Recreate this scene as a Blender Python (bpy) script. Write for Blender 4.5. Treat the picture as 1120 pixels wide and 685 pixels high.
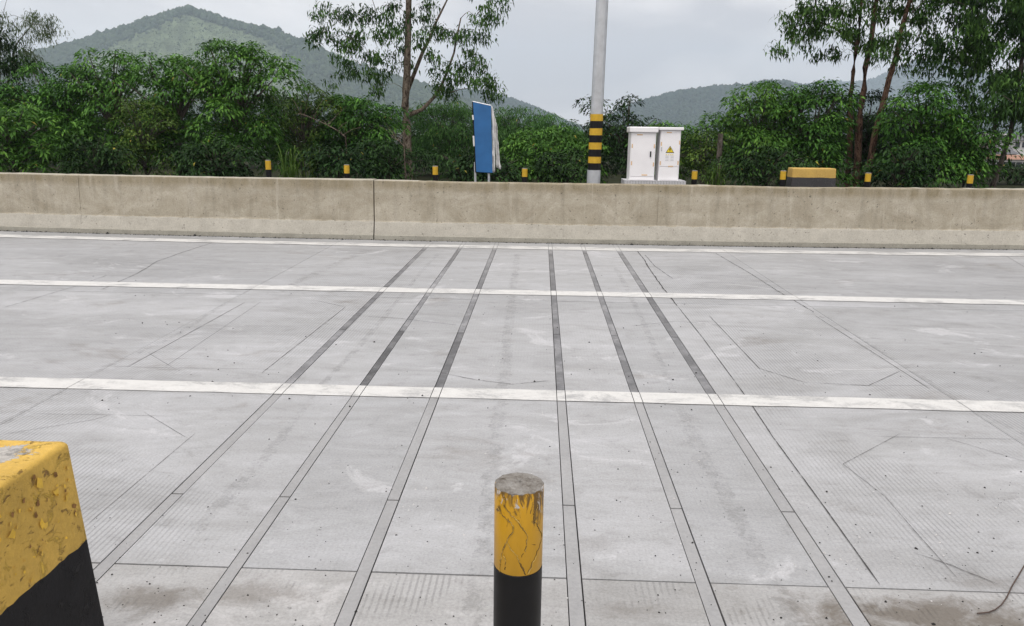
import bpy, math, random
import numpy as np
from mathutils import Matrix, Vector

# ------------------------------------------------------------------ clear
for o in list(bpy.data.objects): bpy.data.objects.remove(o, do_unlink=True)
scene = bpy.context.scene
COL = scene.collection
R = math.radians
rng = np.random.default_rng(7)
random.seed(7)

# ------------------------------------------------------------------ camera
FPX, CX, CY, CAMH = 840.0, 560.0, 342.5, 1.60
PITCH, YAW, ROLL = R(13.28), R(2.0), 0.0130
cam_d = bpy.data.cameras.new('camera'); cam = bpy.data.objects.new('camera', cam_d); COL.objects.link(cam)
cam_d.sensor_fit = 'HORIZONTAL'; cam_d.angle = 2*math.atan(560/FPX)
cam_d.clip_start = 0.05; cam_d.clip_end = 12000
CAMR = Matrix.Rotation(YAW,3,'Z') @ Matrix.Rotation(math.pi/2-PITCH,3,'X') @ Matrix.Rotation(ROLL,3,'Z')
cam.matrix_world = Matrix.Translation((0,0,CAMH)) @ CAMR.to_4x4()
scene.camera = cam

# ------------------------------------------------------------------ world: overcast sky
SUN_EL, SUN_AZ = R(70), R(200)      # soft sun behind cloud, behind and to the left of the camera
w = bpy.data.worlds.new('World'); scene.world = w; w.use_nodes = True
nt = w.node_tree; nt.nodes.clear()
N = nt.nodes.new; L = nt.links.new
out = N('ShaderNodeOutputWorld'); mix = N('ShaderNodeMixShader')
sky = N('ShaderNodeTexSky'); sky.sky_type = 'NISHITA'; sky.sun_disc = False
sky.sun_elevation = SUN_EL; sky.sun_rotation = SUN_AZ; sky.air_density = 1.5; sky.dust_density = 3
bg1 = N('ShaderNodeBackground'); bg1.inputs['Strength'].default_value = 0.07
L(sky.outputs[0], bg1.inputs[0])
tc = N('ShaderNodeTexCoord'); mp = N('ShaderNodeMapping'); mp.inputs['Scale'].default_value = (1.0,1.0,2.6)
nz = N('ShaderNodeTexNoise'); nz.inputs['Scale'].default_value = 2.6; nz.inputs['Detail'].default_value = 6; nz.inputs['Roughness'].default_value = .5
nz.inputs['Distortion'].default_value = .35
L(tc.outputs['Generated'], mp.inputs[0]); L(mp.outputs[0], nz.inputs['Vector'])
cr = N('ShaderNodeValToRGB')
cr.color_ramp.elements[0].position = .42; cr.color_ramp.elements[0].color = (.66,.62,.63,1)
cr.color_ramp.elements[1].position = .60; cr.color_ramp.elements[1].color = (1.10,1.03,1.0,1)
L(nz.outputs['Fac'], cr.inputs[0])
bg2 = N('ShaderNodeBackground'); bg2.inputs['Strength'].default_value = .66
L(cr.outputs[0], bg2.inputs[0])
mix.inputs[0].default_value = .93
L(bg1.outputs[0], mix.inputs[1]); L(bg2.outputs[0], mix.inputs[2]); L(mix.outputs[0], out.inputs[0])

# ------------------------------------------------------------------ sun
sd = bpy.data.lights.new('sun','SUN'); sd.energy = 1.5; sd.angle = R(35); sd.color = (1,.975,.94)
so = bpy.data.objects.new('sun', sd); COL.objects.link(so)
# direction from which light comes: sky sun_rotation is measured clockwise from +Y
sv = Vector((math.sin(SUN_AZ)*math.cos(SUN_EL), math.cos(SUN_AZ)*math.cos(SUN_EL), math.sin(SUN_EL)))
so.rotation_euler = sv.to_track_quat('Z','Y').to_euler(); so.location = (0,0,60)

scene.view_settings.view_transform = 'Standard'; scene.view_settings.look = 'None'
scene.view_settings.gamma = 1; scene.view_settings.exposure = 0.86
scene.view_settings.use_curve_mapping = False
scene.cycles.volume_bounces = 2

# ------------------------------------------------------------------ helpers
def ray(px, py):
    return CAMR @ Vector(((px-CX)/FPX, -(py-CY)/FPX, -1.0))
def at(px, py, Y):                       # the point of the pixel's ray in the plane y = Y
    d = ray(px,py); t = Y/d.y; return Vector((d.x*t, Y, CAMH+d.z*t))
def gp(px, py, z=0.0):                   # the point of the pixel's ray at height z
    d = ray(px,py); t = (z-CAMH)/d.z; return Vector((d.x*t, d.y*t, z))

def wloc(o):
    v = Vector((0,0,0))
    while o is not None: v += o.location; o = o.parent
    return v
def tag(o, label=None, cat=None, group=None, kind=None):
    if label: o['label'] = label
    if cat: o['category'] = cat
    if group: o['group'] = group
    if kind: o['kind'] = kind
    return o
def empty(name, loc):
    o = bpy.data.objects.new(name, None); COL.objects.link(o); o.location = loc; o.empty_display_size = .2
    return o
def mesh(name, V, F, smooth=False):
    me = bpy.data.meshes.new(name); me.from_pydata([tuple(v) for v in V], [], [tuple(f) for f in F]); me.update()
    if smooth:
        me.polygons.foreach_set('use_smooth', [True]*len(me.polygons)); me.set_sharp_from_angle(angle=R(42))
    return me
def add(name, V, F, mat, parent=None, smooth=False):
    """world coordinate verts -> one mesh object (under parent)"""
    if parent is not None:
        l = wloc(parent); V = [(v[0]-l.x, v[1]-l.y, v[2]-l.z) for v in V]
    me = mesh(name, V, F, smooth)
    for m in (mat if isinstance(mat,(list,tuple)) else [mat]): me.materials.append(m)
    o = bpy.data.objects.new(name, me); COL.objects.link(o); o.parent = parent
    return o
def put(name, me, parent=None, loc=(0,0,0)):
    o = bpy.data.objects.new(name, me); COL.objects.link(o); o.parent = parent; o.location = loc
    return o
def copy_tree(o, parent=None):
    c = o.copy(); COL.objects.link(c); c.parent = parent
    for ch in list(o.children): copy_tree(ch, c)
    return c
def box(x0,x1,y0,y1,z0,z1):
    V = [(x0,y0,z0),(x1,y0,z0),(x1,y1,z0),(x0,y1,z0),(x0,y0,z1),(x1,y0,z1),(x1,y1,z1),(x0,y1,z1)]
    return V, [(3,2,1,0),(4,5,6,7),(0,1,5,4),(1,2,6,5),(2,3,7,6),(3,0,4,7)]
def join(*vf):
    V, F = [], []
    for v,f in vf:
        n = len(V); V += list(v); F += [tuple(i+n for i in q) for q in f]
    return V, F
def bev(o, w=.004, seg=2):
    m = o.modifiers.new('bevel','BEVEL'); m.width = w; m.segments = seg; m.limit_method = 'ANGLE'; m.angle_limit = R(40)
    return o
def tube(pts, rads, n=6, cap=True):
    pts = [Vector(p) for p in pts]; V, F = [], []
    for i,p in enumerate(pts):
        d = (pts[min(i+1,len(pts)-1)]-pts[max(i-1,0)]).normalized()
        a = d.cross(Vector((0,0,1)));
        if a.length < 1e-3: a = Vector((1,0,0))
        a.normalize(); b = d.cross(a)
        for k in range(n):
            t = 2*math.pi*k/n; V.append(p + rads[i]*(math.cos(t)*a+math.sin(t)*b))
    for i in range(len(pts)-1):
        for k in range(n):
            k2 = (k+1)%n; F.append((i*n+k, i*n+k2, (i+1)*n+k2, (i+1)*n+k))
    if cap:
        F.append(tuple(range(n))[::-1]); F.append(tuple((len(pts)-1)*n+k for k in range(n)))
    return V, F
def lathe(prof, cx, cy, n=32, z0=0, lean=(0,0)):
    """profile [(r,z)], closed at both ends"""
    V, F = [], []
    for r,z in prof:
        for k in range(n):
            t = 2*math.pi*k/n; V.append((cx+r*math.cos(t)+lean[0]*z, cy+r*math.sin(t)+lean[1]*z, z0+z))
    for i in range(len(prof)-1):
        for k in range(n):
            k2 = (k+1)%n; F.append((i*n+k, i*n+k2, (i+1)*n+k2, (i+1)*n+k))
    F.append(tuple(range(n))[::-1]); F.append(tuple((len(prof)-1)*n+k for k in range(n)))
    return V, F
def noise1(seed, n=64):
    r = np.random.default_rng(seed).normal(size=n)
    return lambda t: float(np.interp(t % (n-1), np.arange(n), r))

# ------------------------------------------------------------------ materials
class MB:
    """small node-building helper"""
    def __init__(s, name, rough=.8, spec=.3):
        s.m = bpy.data.materials.new(name); s.m.use_nodes = True; s.t = s.m.node_tree
        s.t.nodes.clear(); s.out = s.n('ShaderNodeOutputMaterial'); s.b = s.n('ShaderNodeBsdfPrincipled')
        s.b.inputs['Roughness'].default_value = rough; s.b.inputs['Specular IOR Level'].default_value = spec
        s.l(s.b.outputs[0], s.out.inputs[0]); s.geo = s.n('ShaderNodeNewGeometry').outputs['Position']
    def n(s, t): return s.t.nodes.new(t)
    def l(s, a, b): s.t.links.new(a, b)
    def val(s, x, sock):
        if isinstance(x, (int,float)): sock.default_value = x
        elif isinstance(x, (tuple,list)): sock.default_value = tuple(x)+((1,) if len(x)==3 and len(sock.default_value)==4 else ())
        else: s.l(x, sock)
    def mapping(s, scale=(1,1,1), loc=(0,0,0), src=None):
        m = s.n('ShaderNodeMapping'); m.inputs['Scale'].default_value = scale; m.inputs['Location'].default_value = loc
        s.l(src or s.geo, m.inputs[0]); return m.outputs[0]
    def noise(s, scale, detail=4, rough=.55, vec=None, dist=0):
        n = s.n('ShaderNodeTexNoise'); n.inputs['Scale'].default_value = scale; n.inputs['Detail'].default_value = detail
        n.inputs['Roughness'].default_value = rough; n.inputs['Distortion'].default_value = dist
        s.l(vec or s.geo, n.inputs['Vector']); return n.outputs['Fac']
    def ramp(s, fac, stops):
        r = s.n('ShaderNodeValToRGB'); e = r.color_ramp.elements
        while len(e) < len(stops): e.new(.5)
        for i,(p,c) in enumerate(stops):
            e[i].position = p; e[i].color = (c,c,c,1) if isinstance(c,(int,float)) else tuple(c)+(1,)
        s.l(fac, r.inputs[0]); return r.outputs[0]
    def mix(s, fac, a, b, mode='MIX'):
        m = s.n('ShaderNodeMix'); m.data_type = 'RGBA'; m.blend_type = mode
        s.val(fac, m.inputs['Factor']); s.val(a, m.inputs['A'] if False else m.inputs[6]); s.val(b, m.inputs[7]); return m.outputs[2]
    def math(s, op, a, b=0.0, clamp=False):
        m = s.n('ShaderNodeMath'); m.operation = op; m.use_clamp = clamp; s.val(a, m.inputs[0]); s.val(b, m.inputs[1]); return m.outputs[0]
    def sep(s, v=None):
        x = s.n('ShaderNodeSeparateXYZ'); s.l(v or s.geo, x.inputs[0]); return x.outputs
    def color(s, c): s.val(c, s.b.inputs['Base Color']); return s
    def bump(s, h, strength=.3, dist=.01):
        b = s.n('ShaderNodeBump'); b.inputs['Strength'].default_value = strength; b.inputs['Distance'].default_value = dist
        s.val(h, b.inputs['Height']); s.l(b.outputs[0], s.b.inputs['Normal']); return s

def mat_plain(name, c, rough=.6, spec=.3, metal=0, var=.12, scale=8):
    b = MB(name, rough, spec); b.b.inputs['Metallic'].default_value = metal
    n = b.noise(scale, 5, .6)
    b.color(b.mix(1.0, c, b.ramp(n, [(.3,1-var),(.7,1+var)]), 'MULTIPLY')); return b.m

def mat_concrete_road():
    b = MB('road_concrete', .62, .5)
    oi = b.n('ShaderNodeObjectInfo').outputs['Random']
    base = b.ramp(oi, [(0,(.314,.317,.321)),(1,(.348,.350,.354))])
    # broad wear, drawn out along the lanes (x)
    big = b.noise(.55, 6, .6, b.mapping((.55,1.4,1)), .6)
    c = b.mix(1.0, base, b.ramp(big, [(.30,(.86,.86,.86)),(.5,(.98,.98,.98)),(.70,(1.10,1.10,1.11))]), 'MULTIPLY')
    scuff = b.noise(2.3, 8, .68, b.mapping((.45,1.6,1),(3,1,0)), 1.2)
    c = b.mix(1.0, c, b.ramp(scuff, [(.33,(.87,.865,.855)),(.50,(1,1,1)),(.64,(1.10,1.10,1.11))]), 'MULTIPLY')
    # lighter laitance patches with a shape of their own
    pale = b.ramp(b.noise(1.6, 9, .72, b.mapping((.8,1.1,1),(9,4,0)), .9), [(.585,0),(.64,1)])
    c = b.mix(b.math('MULTIPLY', pale, .70), c, (.45,.45,.46))
    mot = b.noise(7.5, 9, .75, b.mapping((.8,1.1,1),(2,8,0)), .5)
    c = b.mix(1.0, c, b.ramp(mot, [(.30,(.80,.79,.78)),(.45,(1,1,1)),(.60,(1.04,1.04,1.04)),(.68,(1.20,1.20,1.21))]), 'MULTIPLY')
    # brown grime in patches
    gr = b.ramp(b.noise(1.1, 7, .68, b.mapping((.7,1,1),(1,7,0)), .5), [(.60,0),(.74,1)])
    c = b.mix(b.math('MULTIPLY', gr, .70), c, (.165,.148,.128))
    sp_ = b.sep(); sn_ = b.noise(4.5, 8, .75, b.mapping((1,1.3,1),(4,9,0)), .5)
    for (px,py,rx,ry,amt) in [(1000,676,.62,.16,.85),(170,655,.20,.11,.6),(275,648,.22,.10,.45),(690,668,.16,.08,.35),(640,596,.18,.12,.22),(1085,640,.25,.08,.35)]:
        q = gp(px,py)
        dx = b.math('DIVIDE', b.math('SUBTRACT', sp_[0], q.x), rx); dy = b.math('DIVIDE', b.math('SUBTRACT', sp_[1], q.y), ry)
        d2 = b.math('SQRT', b.math('ADD', b.math('MULTIPLY',dx,dx), b.math('MULTIPLY',dy,dy)))
        m_ = b.ramp(b.math('ADD', d2, b.math('MULTIPLY', b.math('SUBTRACT', sn_, .5), 3.2)), [(.25,amt),(.95,0)])
        c = b.mix(m_, c, (.115,.098,.078))
    fine = b.noise(95, 4, .7)
    c = b.mix(1.0, c, b.ramp(fine, [(.25,.78),(.5,1.0),(.75,1.16)]), 'MULTIPLY')
    pit = b.ramp(b.noise(38, 3, .6, None, .4), [(.24,.55),(.31,1.0)])
    c = b.mix(1.0, c, pit, 'MULTIPLY')
    # yellowish near bay (older pour nearest to the camera)
    yy = b.sep()[1]
    near = b.math('LESS_THAN', yy, gp(560,630.5).y)
    c = b.mix(b.math('MULTIPLY', near, .25), c, b.mix(1.0, c, (1.0,.94,.84), 'MULTIPLY'))
    # tined grooves running across the lanes, worn away in patches
    wv = b.n('ShaderNodeTexWave'); wv.wave_type = 'BANDS'; wv.bands_direction = 'X'; wv.inputs['Scale'].default_value = 13.5
    wv.inputs['Distortion'].default_value = .7; wv.inputs['Detail'].default_value = 2; wv.inputs['Detail Scale'].default_value = .4
    b.l(b.geo, wv.inputs['Vector'])
    tm = b.ramp(b.noise(.62, 5, .6, b.mapping((.8,.8,1),(5,2.4,0)), .3), [(.42,0),(.52,1)])
    xx = b.math('ABSOLUTE', b.sep()[0])
    side = b.ramp(b.math('DIVIDE', xx, 4.0), [(.28,.12),(.42,1.0)])
    nearm = b.math('MULTIPLY', near, b.ramp(b.noise(2.6,5,.6,b.mapping((1,1,1),(6,1,0))), [(.52,0),(.60,1)]))
    tm = b.math('MAXIMUM', b.math('MULTIPLY', tm, side), nearm)
    g = b.ramp(wv.outputs['Fac'], [(.12,0),(.4,1)])
    g2 = b.mix(tm, 1.0 if False else (1,1,1), g)
    c = b.mix(1.0, c, b.mix(g2, (.77,.77,.77), (1,1,1)), 'MULTIPLY')
    b.color(c)
    h = b.math('ADD', b.math('MULTIPLY', fine, .35), b.math('MULTIPLY', g2, .8))
    h = b.math('ADD', h, b.math('MULTIPLY', scuff, .7))
    b.bump(h, .30, .006)
    return b.m

def mat_strip(name, dark):
    b = MB(name, .55, .35)
    a = b.noise(2.6, 7, .70, b.mapping((1.5,1.2,1),(2,3,0)))
    f = b.noise(60, 4, .7)
    if dark:
        c = b.ramp(a, [(.32,(.065,.066,.068)),(.50,(.120,.120,.124)),(.68,(.215,.214,.218))])
        yy = b.sep()[1]
        wf = b.ramp(b.math('DIVIDE', yy, 12.0), [(.55,0),(.80,.55)])   # lighter worn resin in the far lane
        oi = b.n('ShaderNodeObjectInfo').outputs['Random']
        c = b.mix(1.0, c, b.ramp(oi, [(0,.75),(1,1.75)]), 'MULTIPLY')
        wf = b.math('MULTIPLY', wf, b.ramp(b.noise(3.0,5,.6,None,.4), [(.35,.35),(.6,1)]))
        c = b.mix(wf, c, (.27,.27,.275))
    else:
        c = b.ramp(a, [(.3,(.265,.265,.266)),(.7,(.335,.334,.335))])
    c = b.mix(1.0, c, b.ramp(f, [(.25,.85),(.7,1.08)]), 'MULTIPLY')
    b.color(c); b.bump(f, .2, .002); return b.m

def mat_paint(name, wear):
    b = MB(name, .6, .35)
    n = b.noise(3.2, 8, .72, b.mapping((.8,1.5,1)), .5); f = b.noise(70, 4, .75)
    c = b.mix(1.0, (.60,.595,.575), b.ramp(f, [(.2,.88),(.6,1.0)]), 'MULTIPLY')
    c = b.mix(1.0, c, b.ramp(b.noise(9,5,.65), [(.3,.90),(.6,1.0)]), 'MULTIPLY')
    wr = b.ramp(b.math('ADD', b.math('MULTIPLY', n, .75), b.math('MULTIPLY', f, .25)), [(.72-wear,0),(.76-wear*.7,1)])
    c = b.mix(b.math('MULTIPLY', wr, .8), c, (.29,.29,.29))
    b.color(c); b.bump(f, .15, .002); return b.m

def mat_barrier():
    b = MB('barrier_concrete', .9, .2)
    s = b.sep(); z = s[2]
    n = b.noise(2.6, 8, .70, b.mapping((.8,1,1.1)), .6)
    col = b.ramp(n, [(.30,(.290,.254,.190)),(.5,(.372,.336,.264)),(.70,(.47,.43,.355))])
    # grimy band along the top, with run-off streaks
    st = b.noise(7.0, 6, .68, b.mapping((1.0,.2,.13)))
    lim = b.math('ADD', b.math('MULTIPLY', b.noise(1.3,4,.6,b.mapping((1,.1,.1))),   .10), .655)
    top = b.math('GREATER_THAN', z, lim)
    topf = b.math('MULTIPLY', b.math('SUBTRACT', z, lim), 12.0, True)
    col = b.mix(b.math('MULTIPLY', topf, b.ramp(st, [(.34,.90),(.60,.40)])), col, (.235,.196,.122))
    stm = b.ramp(b.noise(9.0,5,.6,b.mapping((1.0,.2,.07),(3,0,0))), [(.60,0),(.72,1)])
    std = b.ramp(b.noise(11.0,6,.65,b.mapping((1.0,.2,.10),(8,0,0))), [(.34,.87),(.50,1.0)])
    col = b.mix(1.0, col, std, 'MULTIPLY')
    col = b.mix(b.math('MULTIPLY', stm, .50), col, (.53,.49,.41))
    # paler, freshly scabbled toe
    zl = b.math('ADD', z, b.math('MULTIPLY', b.noise(7,6,.75), .075))
    toe = b.math('LESS_THAN', zl, .305)
    tc_ = b.mix(1.0, (.430,.410,.360), b.ramp(b.noise(5,7,.7), [(.3,.84),(.7,1.12)]), 'MULTIPLY')
    col = b.mix(b.math('MULTIPLY',toe,.8), col, tc_)
    kerb = b.math('LESS_THAN', z, .078)
    col = b.mix(kerb, col, b.mix(1.0, (.35,.335,.285), b.ramp(b.noise(4,6,.7), [(.3,.8),(.7,1.1)]), 'MULTIPLY'))
    capm = b.math('GREATER_THAN', z, .868)  # top edge highlight put into the colour
    col = b.mix(b.math('MULTIPLY',capm,.5), col, (.50,.475,.41))
    pit = b.ramp(b.noise(24, 3, .6, None, .5), [(.28,.42),(.36,1.0)])
    col = b.mix(1.0, col, pit, 'MULTIPLY')
    f = b.noise(60, 4, .7)
    col = b.mix(1.0, col, b.ramp(f, [(.25,.78),(.7,1.14)]), 'MULTIPLY')
    b.color(col)
    b.bump(b.math('ADD', b.math('MULTIPLY', f, .3), b.math('ADD', b.math('MULTIPLY', pit, .6), n)), .35, .012)
    return b.m

def mat_leaf(name, dark, mid, light, yellow=(.30,.26,.05), rough=.55, trans=.22, ylev=.985):
    b = MB(name, rough, .10)
    at_ = b.n('ShaderNodeAttribute'); at_.attribute_name = 'rnd'
    c = b.ramp(at_.outputs['Fac'], [(0,dark),(.5,mid),(.93,light),(ylev,light),(1.0,yellow)])
    oi = b.n('ShaderNodeObjectInfo').outputs['Random']
    c = b.mix(1.0, c, b.ramp(oi, [(0,(.86,.92,.86)),(1,(1.12,1.06,1.0))]), 'MULTIPLY')
    b.color(c)
    tr = b.n('ShaderNodeBsdfTranslucent'); b.l(b.mix(1.0, c, (1.1,1.25,.6), 'MULTIPLY'), tr.inputs[0])
    ms = b.n('ShaderNodeMixShader'); ms.inputs[0].default_value = trans
    b.l(b.b.outputs[0], ms.inputs[1]); b.l(tr.outputs[0], ms.inputs[2]); b.l(ms.outputs[0], b.out.inputs[0])
    return b.m

def mat_bark(name, a, c_):
    b = MB(name, .9, .15)
    n = b.noise(5, 7, .75, b.mapping((2.2,2.2,.9)), 1.2)
    b.color(b.ramp(n, [(.40,a),(.58,c_)])); b.bump(n, .5, .02); return b.m

def mat_hill(name, forest, grass, seed, lo, hi):
    b = MB(name, .95, .1)
    n = b.noise(.006, 7, .62, b.mapping((1,1,1),(seed,seed*2,0)), .6)
    f = b.noise(.04, 8, .75, b.mapping((1,.5,1)))
    g = b.mix(1.0, grass, b.ramp(f, [(.35,.55),(.65,1.35)]), 'MULTIPLY')
    fo = b.mix(1.0, forest, b.ramp(f, [(.3,.6),(.7,1.3)]), 'MULTIPLY')
    b.color(b.mix(b.ramp(n, [(lo,0),(hi,1)]), fo, g)); b.bump(f, .7, 6.0)
    return b.m

def ragged(b, sc, lo, hi, top=.17):
    # mortar that has come away in places: the slab shows through
    a = b.ramp(b.math('ADD', b.math('MULTIPLY', b.noise(sc,5,.7,None,.5), .6), b.math('MULTIPLY', b.noise(55,4,.75), .4)), [(lo,0),(hi,top)]); tr = b.n('ShaderNodeBsdfTransparent'); ms = b.n('ShaderNodeMixShader')
    b.l(a, ms.inputs[0]); b.l(tr.outputs[0], ms.inputs[1]); b.l(b.b.outputs[0], ms.inputs[2]); b.l(ms.outputs[0], b.out.inputs[0]); return b.m
M = {}
M['road'] = mat_concrete_road()
M['bed'] = mat_plain('joint_filler', (.035,.034,.033), .9, .1)
b = MB('saw_cut_sealant', .8, .2); b.color((.05,.048,.046)); M['cut'] = ragged(b, 5, .34, .50, .95)
b = MB('worn_saw_cut', .85, .2); b.color((.095,.092,.088)); M['cut_soft'] = ragged(b, 5, .35, .52, .85)
M['strip_dark'] = mat_strip('sensor_resin_dark', True)
M['strip_light'] = mat_strip('sensor_resin_grey', False)
M['paint'] = mat_paint('lane_paint', .225)
M['paint_worn'] = mat_paint('edge_line_paint', .24)
M['barrier'] = mat_barrier()
b = MB('rough_mortar', .95, .1); f = b.noise(90,5,.8); f2 = b.noise(6,5,.6)
b.color(b.mix(1.0, (.262,.258,.248), b.mix(1.0, b.ramp(f,[(.28,.62),(.5,1.0),(.72,1.15)]), b.ramp(f2,[(.3,.85),(.7,1.1)]),'MULTIPLY'),'MULTIPLY')); b.bump(f,.8,.01); M['rough'] = ragged(b, 9, .455, .58)
b = MB('stained_mortar', .95, .1); f = b.noise(60,5,.75)
b.color(b.mix(1.0, (.20,.185,.155), b.ramp(f,[(.28,.6),(.7,1.15)]),'MULTIPLY')); b.bump(f,.8,.01); M['rough_brown'] = ragged(b, 7, .46, .58)
M['asphalt'] = mat_plain('asphalt', (.06,.06,.06), .9, .2, scale=30)
M['island'] = mat_plain('island_concrete', (.34,.33,.31), .85, .2, scale=20)
M['white_metal'] = mat_plain('white_enamel', (.90,.89,.90), .4, .4, var=.04, scale=3)
M['white_side'] = M['white_metal']
M['galv'] = mat_plain('galvanised_steel', (.50,.52,.54), .38, .5, .3, .12, 6)
M['band_yellow'] = mat_plain('reflective_yellow', (.60,.37,.025), .45, .4, var=.12, scale=14)
M['band_black'] = mat_plain('reflective_black', (.007,.007,.008), .45, .22, var=.2, scale=14)
M['blue'] = mat_plain('blue_sheet', (.026,.130,.33), .4, .4, var=.14, scale=3)
M['cloth'] = mat_plain('torn_white_sheet', (.74,.74,.73), .7, .2, var=.12, scale=10)
M['orange_tape'] = mat_plain('orange_sticker', (.74,.50,.27), .6, .3, var=.1)
M['sign_yellow'] = mat_plain('warning_yellow', (.80,.62,.03), .5, .3, var=.04)
M['ink'] = mat_plain('black_print', (.03,.03,.03), .6, .2)
M['grey_print'] = mat_plain('grey_print', (.45,.45,.46), .6, .2)
M['tile'] = mat_plain('white_tile', (.52,.52,.53), .35, .4, var=.08, scale=20)
M['grout'] = mat_plain('tile_grout', (.33,.33,.33), .9, .1)
M['rubber'] = mat_plain('rusty_wire', (.085,.06,.05), .7, .2, var=.3, scale=30)
M['grit'] = mat_plain('dark_grit', (.03,.029,.028), .9, .2)
M['grit_pale'] = mat_plain('pale_grit', (.52,.51,.5), .9, .2)
M['bark_grey'] = mat_bark('bark_grey', (.05,.042,.035), (.15,.13,.11))
M['bark_euca'] = mat_bark('bark_eucalyptus', (.035,.024,.017), (.25,.205,.16))
M['bark_red'] = mat_bark('bark_reddish', (.028,.014,.010), (.19,.115,.08))
M['leaf_broad'] = mat_leaf('leaf_broad', (0.017,0.048,0.010), (0.052,0.136,0.023), (0.140,0.296,0.049), trans=.12)
M['leaf_bright'] = mat_leaf('leaf_bright', (0.023,0.063,0.012), (0.062,0.158,0.027), (0.150,0.300,0.051), trans=.14)
M['leaf_bamboo'] = mat_leaf('leaf_bamboo', (0.021,0.060,0.017), (0.055,0.141,0.037), (0.117,0.252,0.061), trans=.14)
M['leaf_grey'] = mat_leaf('leaf_grey_green', (0.046,0.069,0.037), (0.085,0.113,0.061), (0.130,0.164,0.091), trans=.25)
M['leaf_euca'] = mat_leaf('leaf_eucalyptus', (0.017,0.040,0.012), (0.047,0.103,0.027), (0.120,0.227,0.051), trans=.12)
M['leaf_dark_shade'] = mat_leaf('leaf_dark_shade', (0.007,0.018,0.005), (0.014,0.038,0.010), (0.039,0.088,0.020), trans=.08)  # green darkened to paint in the shade under and behind the canopy
M['leaf_olive'] = mat_leaf('leaf_olive', (0.021,0.048,0.010), (0.057,0.107,0.020), (0.137,0.208,0.039), ylev=.96, trans=.14)
M['hill_left'] = mat_hill('hill_scrub', (.030,.048,.030), (.120,.152,.090), 3, .28, .38)
M['hill_forest'] = mat_hill('hill_forest', (.024,.046,.028), (.036,.060,.034), 8, .5, .7)
M['forest_light'] = mat_leaf('forest_canopy_light', (.030,.048,.034), (.042,.064,.042), (.058,.086,.050), yellow=(.105,.135,.078), rough=.9, trans=0.0, ylev=.94)
M['forest'] = mat_leaf('forest_canopy', (.016,.030,.022), (.023,.041,.029), (.034,.055,.036), yellow=(.115,.145,.080), rough=.9, trans=0.0, ylev=.94)
b = MB('ground_grass', .95, .1); n = b.noise(.35,7,.65); 
b.color(b.ramp(n, [(.3,(.012,.014,.007)),(.55,(.022,.026,.011)),(.75,(.036,.034,.018))])); b.bump(b.noise(6,5,.7), .5, .05); M['ground'] = b.m

# ------------------------------------------------------------------ ground, far terrain
def ground_z(x, y):
    t = min(max((y-42)/70.0, 0), 1); t = t*t*(3-2*t)
    return -.10 - 4.6*t
xs = sorted(set([-5900,-4000,-2900,-2000,-1300,-800,-500,-300,-200,-120,-80,-50,-30,0,30,50,80,120,200,300,500,800,1300,2000,2900,4000,5900]))
ys = sorted(set([-300,-100,-30,0,20,40,46,52,60,68,76,84,92,100,112,150,220,350,600,900,1300,1800,2300,2900,4000,5900]))
V = [(x,y,ground_z(x,y)) for y in ys for x in xs]; nx = len(xs)
F = [(j*nx+i, j*nx+i+1, (j+1)*nx+i+1, (j+1)*nx+i) for j in range(len(ys)-1) for i in range(nx-1)]
tag(add('ground', V, F, M['ground'], smooth=True), kind='structure')

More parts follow.
